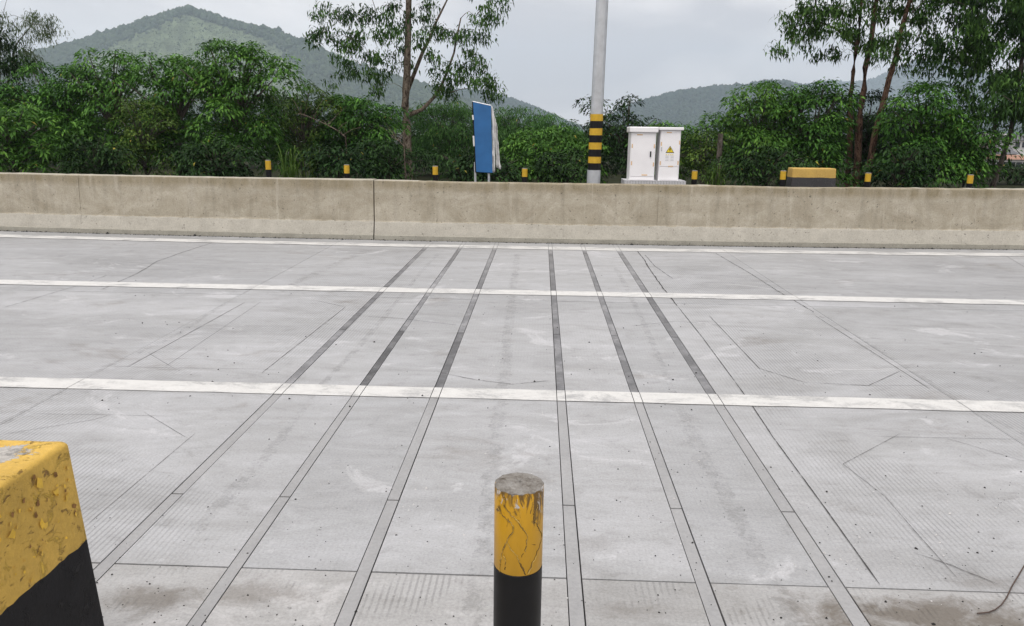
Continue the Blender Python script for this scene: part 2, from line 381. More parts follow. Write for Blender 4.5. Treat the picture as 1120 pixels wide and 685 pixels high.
def fbm(x, y, seed, octv=5, base=1.0):
    r = np.random.default_rng(seed); z = np.zeros_like(x); a = 1.0; f = base
    for _ in range(octv):
        for _k in range(3):
            th = r.uniform(0,2*math.pi); ph = r.uniform(0,2*math.pi)
            z += a*np.sin((x*math.cos(th)+y*math.sin(th))*f+ph)/3
        a *= .5; f *= 2.03
    return z
def hill(name, sky_px, Y, front, back, mat, seed, rough, label_trees, ntrees, size, forest_mask=None, drop=5.0):
    """a ridge whose crest passes through the skyline pixels at distance Y"""
    P = [at(px,py,Y) for px,py in sky_px]
    hx = np.array([p.x for p in P]); hz = np.array([p.z for p in P])
    X0, X1 = hx[0], hx[-1]
    nxs, nys = 220, 64
    X = np.linspace(X0, X1, nxs); T = np.linspace(-1, 1, nys)
    def H(x, t):
        yy = np.where(t<0, Y+t*front, Y+t*back)
        ridge = np.interp(x, hx, hz)
        p = np.where(t<0, 1+t, 1-t); p = np.maximum(p,0)**1.35
        n = fbm(x, yy, seed, 6, rough)
        gul = np.abs(fbm(x*1.0, yy*.35, seed+5, 3, rough*2.2))
        amp = np.maximum(ridge,10)*(.035*n - .12*gul)*np.minimum(1, (1-p)*4+.06)*np.minimum(1,p*4)
        return yy, ridge*p + amp - drop*(1-p) - .5
    XX, TT = np.meshgrid(X, T); YY, ZZ = H(XX, TT)
    V = np.stack([XX.ravel(), YY.ravel(), ZZ.ravel()],1)
    F = [(j*nxs+i, j*nxs+i+1, (j+1)*nxs+i+1, (j+1)*nxs+i) for j in range(nys-1) for i in range(nxs-1)]
    h = tag(add(name, V.tolist(), F, mat, smooth=True), kind='structure')
    # canopy on it: a wood that reads as one mass
    r = np.random.default_rng(seed)
    x = r.uniform(X0, X1, ntrees*2); t = -(r.uniform(0,1,ntrees*2)**1.5)*.85 + .03
    nr = ntrees//5; x[:nr] = r.uniform(X0,X1,nr); t[:nr] = r.normal(-.01,.012,nr)
    x, t = x[:ntrees], t[:ntrees]
    y, z = H(x, t)
    s = np.minimum(size*r.lognormal(0,.26,len(x)), size*1.5)
    s[:nr] *= np.where(r.uniform(size=nr)<.12, r.uniform(1.0,1.75 if forest_mask else 1.25,nr), r.uniform(.65,1.1,nr))
    if forest_mask is not None: s = forest_mask(x, y, z, s, r)
    ring = np.arange(5)*2*math.pi/5
    lv = [(1.0,.18),(.95,.62)]
    nv = len(lv)*5+1
    VV = np.zeros((len(x), nv, 3)); ro = r.uniform(0,1.2,len(x))
    for i,(rr,hh) in enumerate(lv):
        for k in range(5):
            jr = r.uniform(.6,1.3,len(x))
            VV[:,i*5+k,0] = x + s*.46*rr*jr*np.cos(ring[k]+ro); VV[:,i*5+k,1] = y + s*.46*rr*jr*np.sin(ring[k]+ro)
            VV[:,i*5+k,2] = z + s*(hh+r.uniform(-.12,.12,len(x)))-.15*s
    VV[:,-1,0] = x+r.normal(0,.12,len(x))*s; VV[:,-1,1] = y; VV[:,-1,2] = z + s*r.uniform(.74,.90,len(x))
    f = []
    for k in range(5):
        k2 = (k+1)%5; f += [(k,k2,5+k2),(k,5+k2,5+k),(5+k,5+k2,10)]
    f = np.array(f)
    FF = (f[None]+(np.arange(len(x))*nv)[:,None,None]).reshape(-1,3)
    o = np_mesh('forest', VV.reshape(-1,3), FF, M['forest_light' if forest_mask else 'forest'], np.repeat(np.where(s<size*.40, r.uniform(.92,1.0,len(x)), r.uniform(0,.9,len(x))), nv))
    tag(o, label_trees, 'forest', None, 'stuff')
    return h
def np_mesh(name, V, F, mat, rnd=None, parent=None, smooth=False):
    if parent is not None:
        l = wloc(parent); V = V - np.array([l.x,l.y,l.z])
    k = F.shape[1]; me = bpy.data.meshes.new(name)
    me.vertices.add(len(V)); me.vertices.foreach_set('co', V.astype(np.float32).ravel())
    me.loops.add(F.size); me.loops.foreach_set('vertex_index', F.astype(np.int32).ravel())
    me.polygons.add(len(F)); me.polygons.foreach_set('loop_start', np.arange(0,F.size,k,dtype=np.int32))
    me.update(calc_edges=True)
    if smooth: me.polygons.foreach_set('use_smooth', [True]*len(F))
    if rnd is not None:
        a = me.attributes.new('rnd','FLOAT','POINT'); a.data.foreach_set('value', rnd.astype(np.float32))
    me.materials.append(mat)
    o = bpy.data.objects.new(name, me); COL.objects.link(o); o.parent = parent
    return o

def in_poly(px, py, poly):
    ins = np.zeros(len(px), bool); n = len(poly)
    for i in range(n):
        (x1,y1),(x2,y2) = poly[i],poly[(i+1)%n]
        c = ((y1>py)!=(y2>py)) & (px < (x2-x1)*(py-y1)/(y2-y1+1e-9)+x1); ins ^= c
    return ins
def project(x, y, z):
    P = np.stack([x,y,z-CAMH],1) @ np.array(CAMR)
    return CX+FPX*P[:,0]/-P[:,2], CY-FPX*P[:,1]/-P[:,2]
GRASS = [(70,90),(100,60),(116,51),(169,30),(205,14),(222,16),(240,24),(270,33),(300,48),(325,70),(340,120),(60,120)]
def scrub_left(x, y, z, s, r):
    # open scrub in the middle of the slope: only small bushes there
    px,py = project(x,y,z); g = in_poly(px+r.normal(0,3,len(x)),py+r.normal(0,2,len(x)),GRASS)
    ridge = in_poly(px,py,[(205,0),(222,0),(320,30),(330,60),(300,47),(270,36),(240,27),(215,20)])
    s = np.where(g, s*r.uniform(.14,.36,len(x)), s)
    return np.where(g&ridge&(r.uniform(size=len(x))<.3), 13.0*r.uniform(.6,1.4,len(x)), s)
hill('hill', [(-220,150),(-60,95),(20,64),(60,54),(100,43),(150,26),(185,16),(205,10),(222,16),(255,26),(300,34),(340,51),(370,66),(420,82),(480,100),(520,116),(560,134),(600,150)],
     1800, 540, 600, M['hill_left'], 11, .006, 'dark wood on the slopes of the left hill', 38000, 8.6, scrub_left)
hill('hill', [(300,160),(380,112),(440,98),(490,100),(530,103),(560,111),(590,122),(620,136),(650,148),(690,158)],
     2500, 640, 700, M['hill_forest'], 23, .005, 'hazy wood on the low hill behind the blue sign', 11000, 12.0)
hill('hill', [(600,168),(640,148),(670,128),(690,116),(715,109),(745,101),(780,97),(812,95),(840,90),(862,91),(885,97),(920,104),(970,112),(1050,124),(1150,140),(1250,165)],
     2300, 560, 700, M['hill_forest'], 37, .005, 'hazy wood on the long hill behind the white cabinets', 16000, 10.8)
hill('hill', [(780,160),(850,108),(885,94),(905,90),(935,92),(955,88),(975,79),(1000,68),(1020,66),(1050,73),(1090,84),(1150,100),(1300,140),(1400,165)],
     4200, 900, 900, M['hill_forest'], 51, .003, 'faint blue wood on the farthest peaked hill', 8000, 17)

# ------------------------------------------------------------------ road
YB = gp(560,265.4).y                     # foot of the barrier
Y_NEAR = gp(560,630.5).y; Y_MID = gp(560,328.5).y
# strip edges, measured on the photograph at one row each
se = [((290,440),(300,440)), ((380,440),(389,440)), ((471,434),(480.5,434)),
      ((609.3,440),(619,440)), ((694,441),(703.3,441)), ((780.8,443),(791.5,443))]
SE = [(gp(*a).x, gp(*b_).x) for a,b_ in se]
JX_L, JX_R = gp(118,401).x, gp(950,376.6).x
cols = []                              # (x0, x1) of the slabs
left = [-24,-18.5,-13,-8, JX_L]; right = [JX_R, 8.2,13,18.5,24]
edges = [JX_L] + [e for s in SE for e in s] + [JX_R]
for i in range(len(left)-1): cols.append((left[i], left[i+1]))
for i in range(0,len(edges),2): cols.append((edges[i], edges[i+1]))
for i in range(len(right)-1): cols.append((right[i], right[i+1]))
def bend(x):                           # the barrier swings gently away towards both ends
    a = min(abs(x), 11.0); return .0042*a*a + max(0, abs(x)-11.0)*.09
rows = [(-3.0,Y_NEAR),(Y_NEAR,Y_MID),(Y_MID,YB+2.6)]
V,F = box(-24.2,24.2,-3.1,YB+2.9,-.12,-.030)
road = tag(add('road', V, F, M['bed']), 'pale grey concrete roadway with worn tined slabs', None, None, 'structure')
G = .0024
gx = [x for c in cols for x in c]
for (x0,x1) in cols:
    for j,(y0,y1) in enumerate(rows):
        dz = random.uniform(-.0012,.0008)
        ga = .006 if j==2 else .005
        V,F = box(x0+G,x1-G,y0+(.003 if j else 0),y1-ga,-.0295,dz)
        add('concrete_slab', V, F, M['road'], road)
# sensor strips, each of segments of about a metre and a half
seg_y = [1.55, gp(428,547).y, gp(560,427).y, gp(520,364).y, 0, 0, 0, gp(560,273.2).y]
dl = seg_y[3]-seg_y[2]
seg_y[4], seg_y[5], seg_y[6] = seg_y[3]+1.55, seg_y[3]+3.1, min(seg_y[3]+4.6, gp(560,276).y)
names = ['leftmost of the six narrow sensor strips set across the road',
         'second sensor strip from the left set across the road',
         'third sensor strip from the left, ending left of the near bollard',
         'fourth sensor strip from the left, passing right of the near bollard',
         'fifth sensor strip from the left set across the road',
         'rightmost of the six narrow sensor strips set across the road']
for i,(a_,c_) in enumerate(SE):
    root = empty('sensor_strip', ((a_+c_)/2, seg_y[0], -.029))
    tag(root, names[i], 'sensor strip', 'sensor strips across the road')
    for k in range(len(seg_y)-1):
        if seg_y[k+1]-seg_y[k] < .2: continue
        j = random.uniform(-.02,.02) if k else 0
        sx = random.uniform(-.0018,.0018)
        V,F = box(a_+G+sx,c_-G+sx,seg_y[k]+.005,seg_y[k+1]-.005,-.0292,random.uniform(-.001,.0005))
        add('strip_segment', V, F, M['strip_light'] if k<2 else M['strip_dark'], root)

for (a_,c_) in SE:
    add('concrete_slab', *box(a_+.001,c_-.001,seg_y[-1]+.001,YB+2.6,-.0294,-.0004), M['road'], road)
# painted lane lines: sheets broken at every joint so the grooves show through
def lane_line(yc0, yc1, z, mat, label, k=0.0):
    brk = sorted(set([round(x,4) for x in gx]))
    V,F = [],[]
    r1, r2 = noise1(int(yc0*100)), noise1(int(yc0*100)+1)
    for a_,b_ in zip(brk[:-1], brk[1:]):
        a2,b2 = a_+G, b_-G
        if b2-a2 < .01: continue
        n = max(1,int((b2-a2)/.12)); o = len(V)
        for i in range(n+1):
            x = a2+(b2-a2)*i/n
            V += [(x, yc0+k*bend(x)+.003*r1(x*6+300), z),(x, yc1+k*bend(x)+.003*r2(x*6+300), z)]
        F += [(o+2*i,o+2*i+2,o+2*i+3,o+2*i+1) for i in range(n)]
    return tag(add('lane_line', V, F, mat), label, None, None, 'structure')
lane_line(gp(560,437.8).y, gp(560,426.4).y, .0042, M['paint'], 'broad white lane line nearest the camera')
lane_line(gp(560,322.6).y, gp(560,317.6).y, .0042, M['paint'], 'white lane line in the middle of the road')
lane_line(gp(560,272.6).y, gp(560,269.4).y, .0042, M['paint_worn'], 'worn white edge line along the foot of the barrier', .9)

# saw cuts, cracks and rough mortar bands in the slabs
def ribbon(pts, width, jit, seed, z=.0030, step=.05, wob=0.0):
    P = [Vector((p[0],p[1],0)) for p in pts]; r = np.random.default_rng(seed); V,F = [],[]
    sm = []
    for a_,b_ in zip(P[:-1],P[1:]):
        n = max(1,int((b_-a_).length/step)); sm += [a_.lerp(b_,i/n) for i in range(n)]
    sm.append(P[-1])
    wx = np.cumsum(r.normal(0,wob,len(sm))) if wob else np.zeros(len(sm)); wx -= np.linspace(0,wx[-1],len(sm))
    for i,p in enumerate(sm):
        d = (sm[min(i+1,len(sm)-1)]-sm[max(i-1,0)]).normalized(); s = Vector((-d.y,d.x,0))
        taper = min(1.0, .25+min(i,len(sm)-1-i)*.5)
        w1 = width*.5*(1+jit*r.uniform(-1,1))*taper; w2 = width*.5*(1+jit*r.uniform(-1,1))*taper
        q = p+s*wx[i]; a1 = q+s*w1; a2 = q-s*w2
        V += [(a1.x,a1.y,z),(a2.x,a2.y,z)]
    F = [(2*i,2*i+1,2*i+3,2*i+2) for i in range(len(sm)-1)]
    return V,F
sn = [0]
def cut(px, width=.006, mat='cut', name='saw_cut', jit=.25, wob=0.0, step=.05, z=None):
    sn[0] += 1
    V,F = ribbon([gp(*p) for p in px], width, jit, sn[0], .0026+.0001*(sn[0]%9) if z is None else z, step, wob)
    return add(name, V, F, M[mat], road)
for px in [[(268,331),(139,402)],[(162,386),(193,405)],[(123,401),(180,402.5),(243,403.6),(300,404.5)],[(378,336),(286,408.6)],[(345,329),(378,336)],
           [(34,453),(134,454.5),(190,456)],[(0,476),(100,460),(134,451)],[(157,451),(182,466),(205,480)],[(214,474),(98,572)],
           [(775,345),(831,403.6),(880,418.6),(950,422),(985,406)],[(890.6,345),(1017,425.6)],[(911,422),(1023,422)],
           [(984.5,474.7),(922,508),(968,543.7),(1002,583),(1047,633)],[(963,478),(1120,481)],[(1031,478.6),(1120,505),(1180,522)],
           [(741.7,336),(768,369),(820,440),(845,478),(905,560),(962,640)],[(1095,268+9),(1120,292),(1160,305)],[(180,402),(286,330)]]:
    cut(px, .0028 if px[0][1]>380 else .0055, 'cut' if px[0][0]>735 and px[0][0]<745 else 'cut_soft')
for px,wd in [([(697,275),(705.7,285.5),(713,297),(725,315),(741,335)],.014),([(705,279),(716,291),(736,305)],.008),
           ([(0,338),(40,326),(84,313),(118,301)],.007),([(111,317),(150,299),(172,286),(200,276),(237,264)],.009),
           ([(999,605),(1041.7,619),(1092,640)],.006),
           ([(380,345),(440,349),(500,356)],.007),([(478,407),(520,416),(560,421),(600,417)],.007),([(690,357),(740,352),(790,356)],.006),
           ([(782,277),(812,294),(850,318),(890,341.6)],.008)]:
    cut(px, wd*.8, 'cut_soft' if wd<.008 else 'cut', 'crack', .7, .0012, .03)
for px,wd,mt in [([(566,278),(558,330),(551,400),(545,455),(537,540),(524,640),(514,690)],.075,'rough'),
           ([(673,292),(700,345),(738,436)],.05,'rough'),([(741,444),(766,494),(795,545),(822,600),(858,660),(875,692)],.07,'rough'),
           ([(478,279),(455,306),(410,360),(337,438)],.045,'rough'),([(335,442),(285,505),(248,545),(205,590)],.06,'rough'),
           ([(248,331),(190,368),(118,401),(60,432),(0,465)],.05,'rough'),
           ([(404,274),(380,283),(352,296),(325,309),(300,321)],.10,'rough_brown'),
           ([(950,376),(1000,407),(1048,436),(1073,452),(1120,475),(1160,492)],.035,'rough'),([(890,343),(925,360),(950,376)],.025,'rough')]:
    cut(px, wd*1.0, mt, 'rough_patch', .45, .0010, .012, z=.0022+.00005*sn[0]%.0003)

# dark ribbon: dirt plus painted shadow and gap along the barrier foot
V,F = ribbon([(x,YB+bend(x)-.008) for x in np.arange(-20,20.1,.5)], .034, .8, 990, .0021, .06, .0008); add('dirt_shade_line', V, F, M['cut'], road)
# small scattered grit and chips of stone on the slabs
r = np.random.default_rng(4); GV,GF,PV,PF = [],[],[],[]
def chip(V,F,x,y,s):
    o = len(V)
    for k in range(5):
        t = k*1.2566+r.uniform(-.3,.3); q = s*r.uniform(.6,1.1); V.append((x+q*math.cos(t),y+q*math.sin(t),.0005))
    V.append((x+s*r.uniform(-.2,.2),y,.0005+s*r.uniform(.6,1.0))); F += [(o+k,o+(k+1)%5,o+5) for k in range(5)]
for _ in range(420):
    px,py = r.uniform(60,1130), 440+250*r.uniform(0,1)**.62
    p = gp(px,py); chip(GV,GF,p.x,p.y,r.lognormal(-5.9,.42))
for _ in range(160):
    px,py = r.uniform(100,1130), 300+150*r.uniform(0,1); p = gp(px,py); chip(GV,GF,p.x,p.y,r.lognormal(-5.3,.4))
for _ in range(500):
    c = [(650,560),(940,600),(470,540),(1000,570),(700,470)][int(r.integers(5))]
    px,py = r.normal(c[0],70), r.normal(c[1],32); p = gp(px,max(py,400)); chip(PV,PF,p.x,p.y,r.lognormal(-5.9,.4))
for _ in range(1500):                                   # debris swept against the barrier foot
    x = r.uniform(-14,14); chip(GV,GF,x,YB+bend(x)-.010-abs(r.normal(0,.022)),r.lognormal(-4.9,.5))
tag(add('grit', GV, GF, M['grit']), 'scattered dark grit on the road', 'grit', None, 'stuff')
tag(add('stone_chips', PV, PF, M['grit_pale']), 'pale stone chips scattered on the near road', 'stone chips', None, 'stuff')

# opposite carriageway and its island behind the barrier
V,F = box(-40,40,YB+2.95,20.0,-.09,-.004)
tag(add('opposite_road', V, F, M['asphalt']), kind='structure')
# island under the camera
V,F = box(-9,9,-2.4,1.93,-.02,.15)
tag(bev(add('traffic_island', V, F, M['island']), .02, 3), kind='structure')

# ------------------------------------------------------------------ concrete barrier
prof = [(0,-.02),(.0,.068),(.014,.076),(.058,.255),(.070,.285),(.104,.862),(.112,.876),(.335,.876),(.350,.862),(.40,.28),(.43,.07),(.43,-.02)]
ZT = at(560,200.0,YB+.10).z
kz = ZT/.876
jx = [-22,-16.4,-10.6,at(77,220,YB+.05).x,at(200,220,YB+.05).x,at(408,220,YB+.05).x,at(617,225,YB+.05).x,at(720,228,YB+.05).x,at(1062,232,YB+.05).x,10.6,16.4,22]
barrier = empty('concrete_barrier', (0,YB+.2,0))
tag(barrier, 'long weathered tan concrete barrier along the far side of the road', 'barrier')
for i,(a_,b_) in enumerate(zip(jx[:-1],jx[1:])):
    gl = .0085 if abs(a_-jx[5])<1e-6 else .0006; gr_ = .0085 if abs(b_-jx[5])<1e-6 else .0006
    a2,b2 = a_+gl, b_-gr_; n = max(6,int((b2-a2)/.08)); m = len(prof)
    dy = random.uniform(-.005,.005); dzz = random.uniform(-.006,.006)
    r1 = noise1(100+i); V,F = [],[]
    r2 = noise1(140); r3 = noise1(150)
    for k in range(n+1):
        x = a2+(b2-a2)*k/n
        for q,(py,pz) in enumerate(prof):
            top = 1 if pz>.8 else 0
            V.append((x, YB+bend(x)+py+dy*(pz/.9)+.0025*r1(k*.7+q*5)*(1 if pz>0 else 0), pz*kz+top*(dzz+.002*r1(k*.9+3)+.004*r3(x*.8+40))+(.004*r2(x*3+90) if .25<pz<.29 else 0)))
    for k in range(n):
        for q in range(m-1):
            F.append((k*m+q,(k+1)*m+q,(k+1)*m+q+1,k*m+q+1))
    F.append(tuple(range(m))); F.append(tuple(n*m+q for q in range(m))[::-1])
    add('barrier_segment', V, F, M['barrier'], barrier)

# ------------------------------------------------------------------ near bollard
D_BOL = .114
pb = at(568,527,1.0)
def depth_for_width(px, py, wpx, d):      # distance at which a post of diameter d is wpx wide
    return d*FPX/wpx
zc = depth_for_width(568,527,54,D_BOL)
dv = ray(568,527); pt = Vector((0,0,CAMH)) + dv*zc    # ray() has unit depth along the axis
bx_, by_, bz_ = pt.x, pt.y, pt.z
dv2 = ray(566,630); t2 = (by_-D_BOL*.5)/dv2.y; zy = CAMH+dv2.z*t2     # lower edge of the yellow band, on the near side
bol = empty('bollard', (bx_,by_,.15))
tag(bol, 'near bollard with cracked yellow band, black lower part and bare concrete top', 'bollard')
rr = D_BOL/2
V,F = lathe([(rr+.0004,.15),(rr+.0004,zy-.003),(rr-.004,zy)], bx_,by_,48); add('black_sleeve', V,F, M['band_black'], bol, True)
b = MB('cracked_yellow_film', .38, .45)
f = b.noise(26,6,.7,b.mapping((1,1,.45)),.8); z = b.sep()[2]
topm = b.math('MULTIPLY', b.math('SUBTRACT', z, bz_-.105), 10.0, True)
c = b.mix(1.0, (.51,.275,.012), b.ramp(b.noise(9,5,.6,b.mapping((1,1,.4))), [(.3,.78),(.7,1.1)]), 'MULTIPLY')
spot = b.ramp(b.math('ADD', f, b.math('MULTIPLY', topm, .20)), [(.62,0),(.68,1)])
c = b.mix(b.math('MULTIPLY',spot,.85), c, (.055,.032,.014))
spot2 = b.ramp(b.math('ADD', b.noise(34,5,.7,b.mapping((1,1,.5),(4,4,4)),.5), b.math('MULTIPLY', topm, .16)), [(.70,0),(.74,1)])
c = b.mix(spot2, c, (.40,.38,.36)); b.color(c); b.bump(f,.35,.004); M['film'] = b.m
V,F = lathe([(rr-.003,zy-.006),(rr+.0002,zy+.001),(rr+.0002,bz_-.007),(rr-.0015,bz_-.004)], bx_,by_,48)
add('yellow_band', V,F, M['film'], bol, True)
# concrete filling: a lumpy cap
b = MB('bollard_concrete', .95, .1); f = b.noise(90,5,.75); f2=b.noise(24,6,.7)
b.color(b.mix(1.0, b.ramp(f2,[(.32,(.10,.085,.07)),(.46,(.225,.21,.19)),(.7,(.34,.33,.31))]), b.ramp(f,[(.3,.75),(.7,1.12)]), 'MULTIPLY')); b.bump(b.math('ADD',f,f2),.7,.006); M['cap'] = b.m
V,F = [],[]; nr,na = 9,48; r = np.random.default_rng(3)
for i in range(nr+1):
    for k in range(na):
        q = (rr-.0005)*(i/nr) + (r.uniform(-.0012,.0015) if i==nr else 0); t = 2*math.pi*k/na
        zz = bz_ + r.normal(0,.0007) - (.0045 if i==nr else .001*(i/nr)**3)
        V.append((bx_+q*math.cos(t), by_+q*math.sin(t), zz))
for i in range(nr):
    for k in range(na):
        k2=(k+1)%na; F.append((i*na+k,(i+1)*na+k,(i+1)*na+k2,i*na+k2))
o_ = len(V)
for k in range(na):
    t = 2*math.pi*k/na; V.append((bx_+(rr-.002)*math.cos(t), by_+(rr-.002)*math.sin(t), bz_-.02))
for k in range(na):
    k2=(k+1)%na; F.append((nr*na+k,o_+k,o_+k2,nr*na+k2))
add('concrete_filling', V,F, M['cap'], bol)
# peeling cracks in the film, raised ridges
M['ridge'] = mat_plain('peeled_film_edge', (.09,.05,.018), .7, .2, var=.5, scale=120)
M['ridge_l'] = mat_plain('peeled_film_lip', (.40,.27,.07), .5, .3, var=.5, scale=160)
zpl = 5.075
def onbol(q):
    px, py = 530+q[0]/zpl, 505+q[1]/zpl
    cxp = 568 - (py-527)*.022 - .3; s = max(-.985,min(.985,(px-cxp)/27.0)); th = math.asin(s)
    yy = by_ - rr*math.cos(th); d = ray(cxp+27*s,py); t = yy/d.y; return th, CAMH+d.z*t
for k,pl in enumerate([[(75,250),(100,300),(130,325),(158,355),(160,385),(130,430),(115,465),(95,510),(85,560),(80,612)],
          [(110,240),(150,300),(185,330),(210,370),(235,410),(230,450),(225,500)],[(128,445),(150,490),(175,520),(190,555),(210,600),(225,628)],
          [(105,515),(115,560),(110,600)],[(275,330),(300,370),(315,410),(310,440),(290,500),(265,560),(240,620)],[(290,240),(270,300),(275,330)],
          [(225,500),(205,520),(195,550)],[(235,470),(270,460),(300,455)],[(170,230),(180,300),(190,335)]]):
    P = [onbol(q) for q in pl]; r = np.random.default_rng(60+k)
    D = []
    for (t0,z0),(t1,z1) in zip(P[:-1],P[1:]):
        for i in range(5): D.append((t0+(t1-t0)*i/5+r.normal(0,.018), z0+(z1-z0)*i/5+r.normal(0,.0012)))
    D.append(P[-1]); mk = lambda off,ro: [(bx_+(rr+ro)*math.sin(t+off), by_-(rr+ro)*math.cos(t+off), z) for t,z in D]
    w_ = .0021 if k<6 else .0011
    nn = noise1(70+k); add('peeling_crack', *tube(mk(0,-.0008),[w_*max(.35,.8+.3*nn(i*.35)) for i,_ in enumerate(D)],5), M['ridge'], bol)
    if k<6: add('peeling_crack', *tube(mk(.012,.0012),[w_*.5*max(.05,.5+.6*nn(i*.3+30)) for i,_ in enumerate(D)],4), M['ridge_l'], bol)

# ------------------------------------------------------------------ striped blocks
def mat_block(name, base, chip_c, bright, chips, scl=1.0, patch=None, spec=.3):
    b = MB(name, .6, spec)
    n = b.noise(3.2*scl,6,.62); f = b.noise(70*scl,4,.7)
    c = b.mix(1.0, base, b.ramp(n,[(.3,.80),(.7,1.14)]), 'MULTIPLY')
    fl = b.ramp(b.noise(15*scl,7,.74,b.mapping((1,1,1),(2,2,2)),.7), [(.55,0),(.62,1)])
    c = b.mix(b.math('MULTIPLY',fl,.7), c, bright)
    ch = b.ramp(b.noise(24*scl,7,.72,b.mapping((1,.8,1.3),(7,2,5)),.6), [(.635-chips,0),(.70-chips,1)])
    c = b.mix(ch, c, chip_c)
    c = b.mix(1.0, c, b.ramp(f,[(.25,.85),(.7,1.08)]), 'MULTIPLY')
    h = b.math('SUBTRACT', b.math('ADD', b.math('MULTIPLY',f,.18), b.math('MULTIPLY',n,.6)), b.math('SUBTRACT', b.math('MULTIPLY',ch,.7), b.math('MULTIPLY',fl,.45)))
    if patch is not None:
        s = b.sep(); d = b.math('SUBTRACT', s[0], patch[0]); e = b.math('SUBTRACT', s[1], patch[1])
        dd = b.math('SQRT', b.math('ADD', b.math('MULTIPLY',d,d), b.math('MULTIPLY', b.math('MULTIPLY',e,e), 3.0)))
        pn = b.noise(13,6,.7,None,.6)
        pm = b.math('LESS_THAN', b.math('ADD', dd, b.math('MULTIPLY', b.math('SUBTRACT',pn,.5), .30)), patch[2])
        pm = b.math('MULTIPLY', pm, b.math('GREATER_THAN', s[2], patch[3]))
        c = b.mix(pm, c, b.mix(1.0,(.40,.38,.35), b.ramp(f,[(.3,.7),(.7,1.15)]),'MULTIPLY'))
        h = b.math('SUBTRACT', h, b.math('MULTIPLY',pm,.8))
    b.color(c); b.bump(h,.8,.009); return b.m
def block(name, label, x0,x1,y0,y1,z0,zt,bands,mats,step,disp,taper=0.0,rad=.014):
    """rounded, slightly uneven block painted in bands; one part for each band"""
    root = empty(name, ((x0+x1)/2,(y0+y1)/2,z0)); tag(root, label, 'barrier block')
    cx_,cy_ = (x0+x1)/2,(y0+y1)/2
    def rline(n): return n
    # perimeter loop with rounded corners
    per = []
    def arc(cx,cy,a0):
        for k in range(5): t = a0+math.pi/2*k/4; per.append((cx+rad*math.cos(t), cy+rad*math.sin(t)))
    def seg(p,q):
        n = max(1,int(math.dist(p,q)/step))
        for k in range(1,n): per.append((p[0]+(q[0]-p[0])*k/n,p[1]+(q[1]-p[1])*k/n))
    arc(x1-rad,y0+rad,-math.pi/2); seg((x1,y0+rad),(x1,y1-rad)); arc(x1-rad,y1-rad,0); seg((x1-rad,y1),(x0+rad,y1))
    arc(x0+rad,y1-rad,math.pi/2); seg((x0,y1-rad),(x0,y0+rad)); arc(x0+rad,y0+rad,math.pi); seg((x0+rad,y0),(x1-rad,y0))
    np_ = len(per)
    lim = [z0]+bands+[zt]
    rj = noise1(len(per)+7, 400)
    def wave(k): return disp*.9*rj(k*.22)+disp*.45*rj(k*1.3+200)
    for bi in range(len(lim)-1):
        za,zb = lim[bi],lim[bi+1]; last = bi==len(lim)-2
        nz_ = max(2,int((zb-za)/step)); V,F = [],[]
        prof_ = [(za+(zb-za)*k/nz_, 0.0) for k in range(nz_+1)]
        if last:
            prof_ = [(za+(zb-rad-za)*k/nz_,0.0) for k in range(nz_+1)] + [(zb-rad+rad*math.sin(R(a_)), rad*(1-math.cos(R(a_)))) for a_ in (22,45,68,90)]
            prof_ += [(zb, rad+ (min(x1-x0,y1-y0)/2-rad)*q) for q in (.08,.2,.35,.5,.65,.8,.97)]
        for pi_,(z_,ins) in enumerate(prof_):
            tp = taper*(z_-z0)
            for k,(px_,py_) in enumerate(per):
                hx,hy = (x1-x0)/2,(y1-y0)/2
                sx = (hx-ins-tp)/hx; sy = (hy-ins-tp)/hy
                x,y = cx_+(px_-cx_)*sx, cy_+(py_-cy_)*sy
                zz = z_
                if (pi_==0 and bi>0) or (pi_==len(prof_)-1 and not last): zz += wave(k)
                a_ = math.sin(x*31+z_*17)*math.sin(y*27-z_*23+1.3)+.6*math.sin(x*67+y*53+z_*71)
                nrm = (1 if px_>=x1-1e-4 else -1 if px_<=x0+1e-4 else 0, 1 if py_>=y1-1e-4 else -1 if py_<=y0+1e-4 else 0)
                V.append((x+nrm[0]*disp*.35*a_, y+nrm[1]*disp*.35*a_, zz+(disp*.3*a_ if ins>rad*.9 else 0)))
        for p_ in range(len(prof_)-1):
            for k in range(np_):
                k2=(k+1)%np_; F.append((p_*np_+k,p_*np_+k2,(p_+1)*np_+k2,(p_+1)*np_+k))
        if last: F.append(tuple((len(prof_)-1)*np_+k for k in range(np_)))
        if bi==0: F.append(tuple(range(np_))[::-1])
        add(['black_band','yellow_band'][mats[bi][0]], V,F, mats[bi][1], root, True)
    return root
DA = .80
A = gp(74,482,CAMH-DA)            # its far right top corner
ZB1 = at(97,590,A.y).z; ZB0 = ZB1-(CAMH-DA-ZB1)*.97
M['blk_y'] = mat_block('chipped_yellow_paint', (.55,.352,.070), (.30,.165,.05), (.70,.46,.06), .035, 1.0, (A.x-.17,A.y-.10,.12,CAMH-DA-.02))
M['blk_k'] = mat_block('worn_black_paint', (.016,.0155,.017), (.007,.007,.007), (.032,.031,.032), -.03, spec=.12)
near_block = block('barrier_block', 'large yellow and black concrete block with chipped paint at the lower left', A.x-1.15,A.x+.030,A.y-1.1,A.y+.030,.15,CAMH-DA,[ZB0,ZB1],
      [(1,M['blk_y']),(0,M['blk_k']),(1,M['blk_y'])], .02, .004, .042)
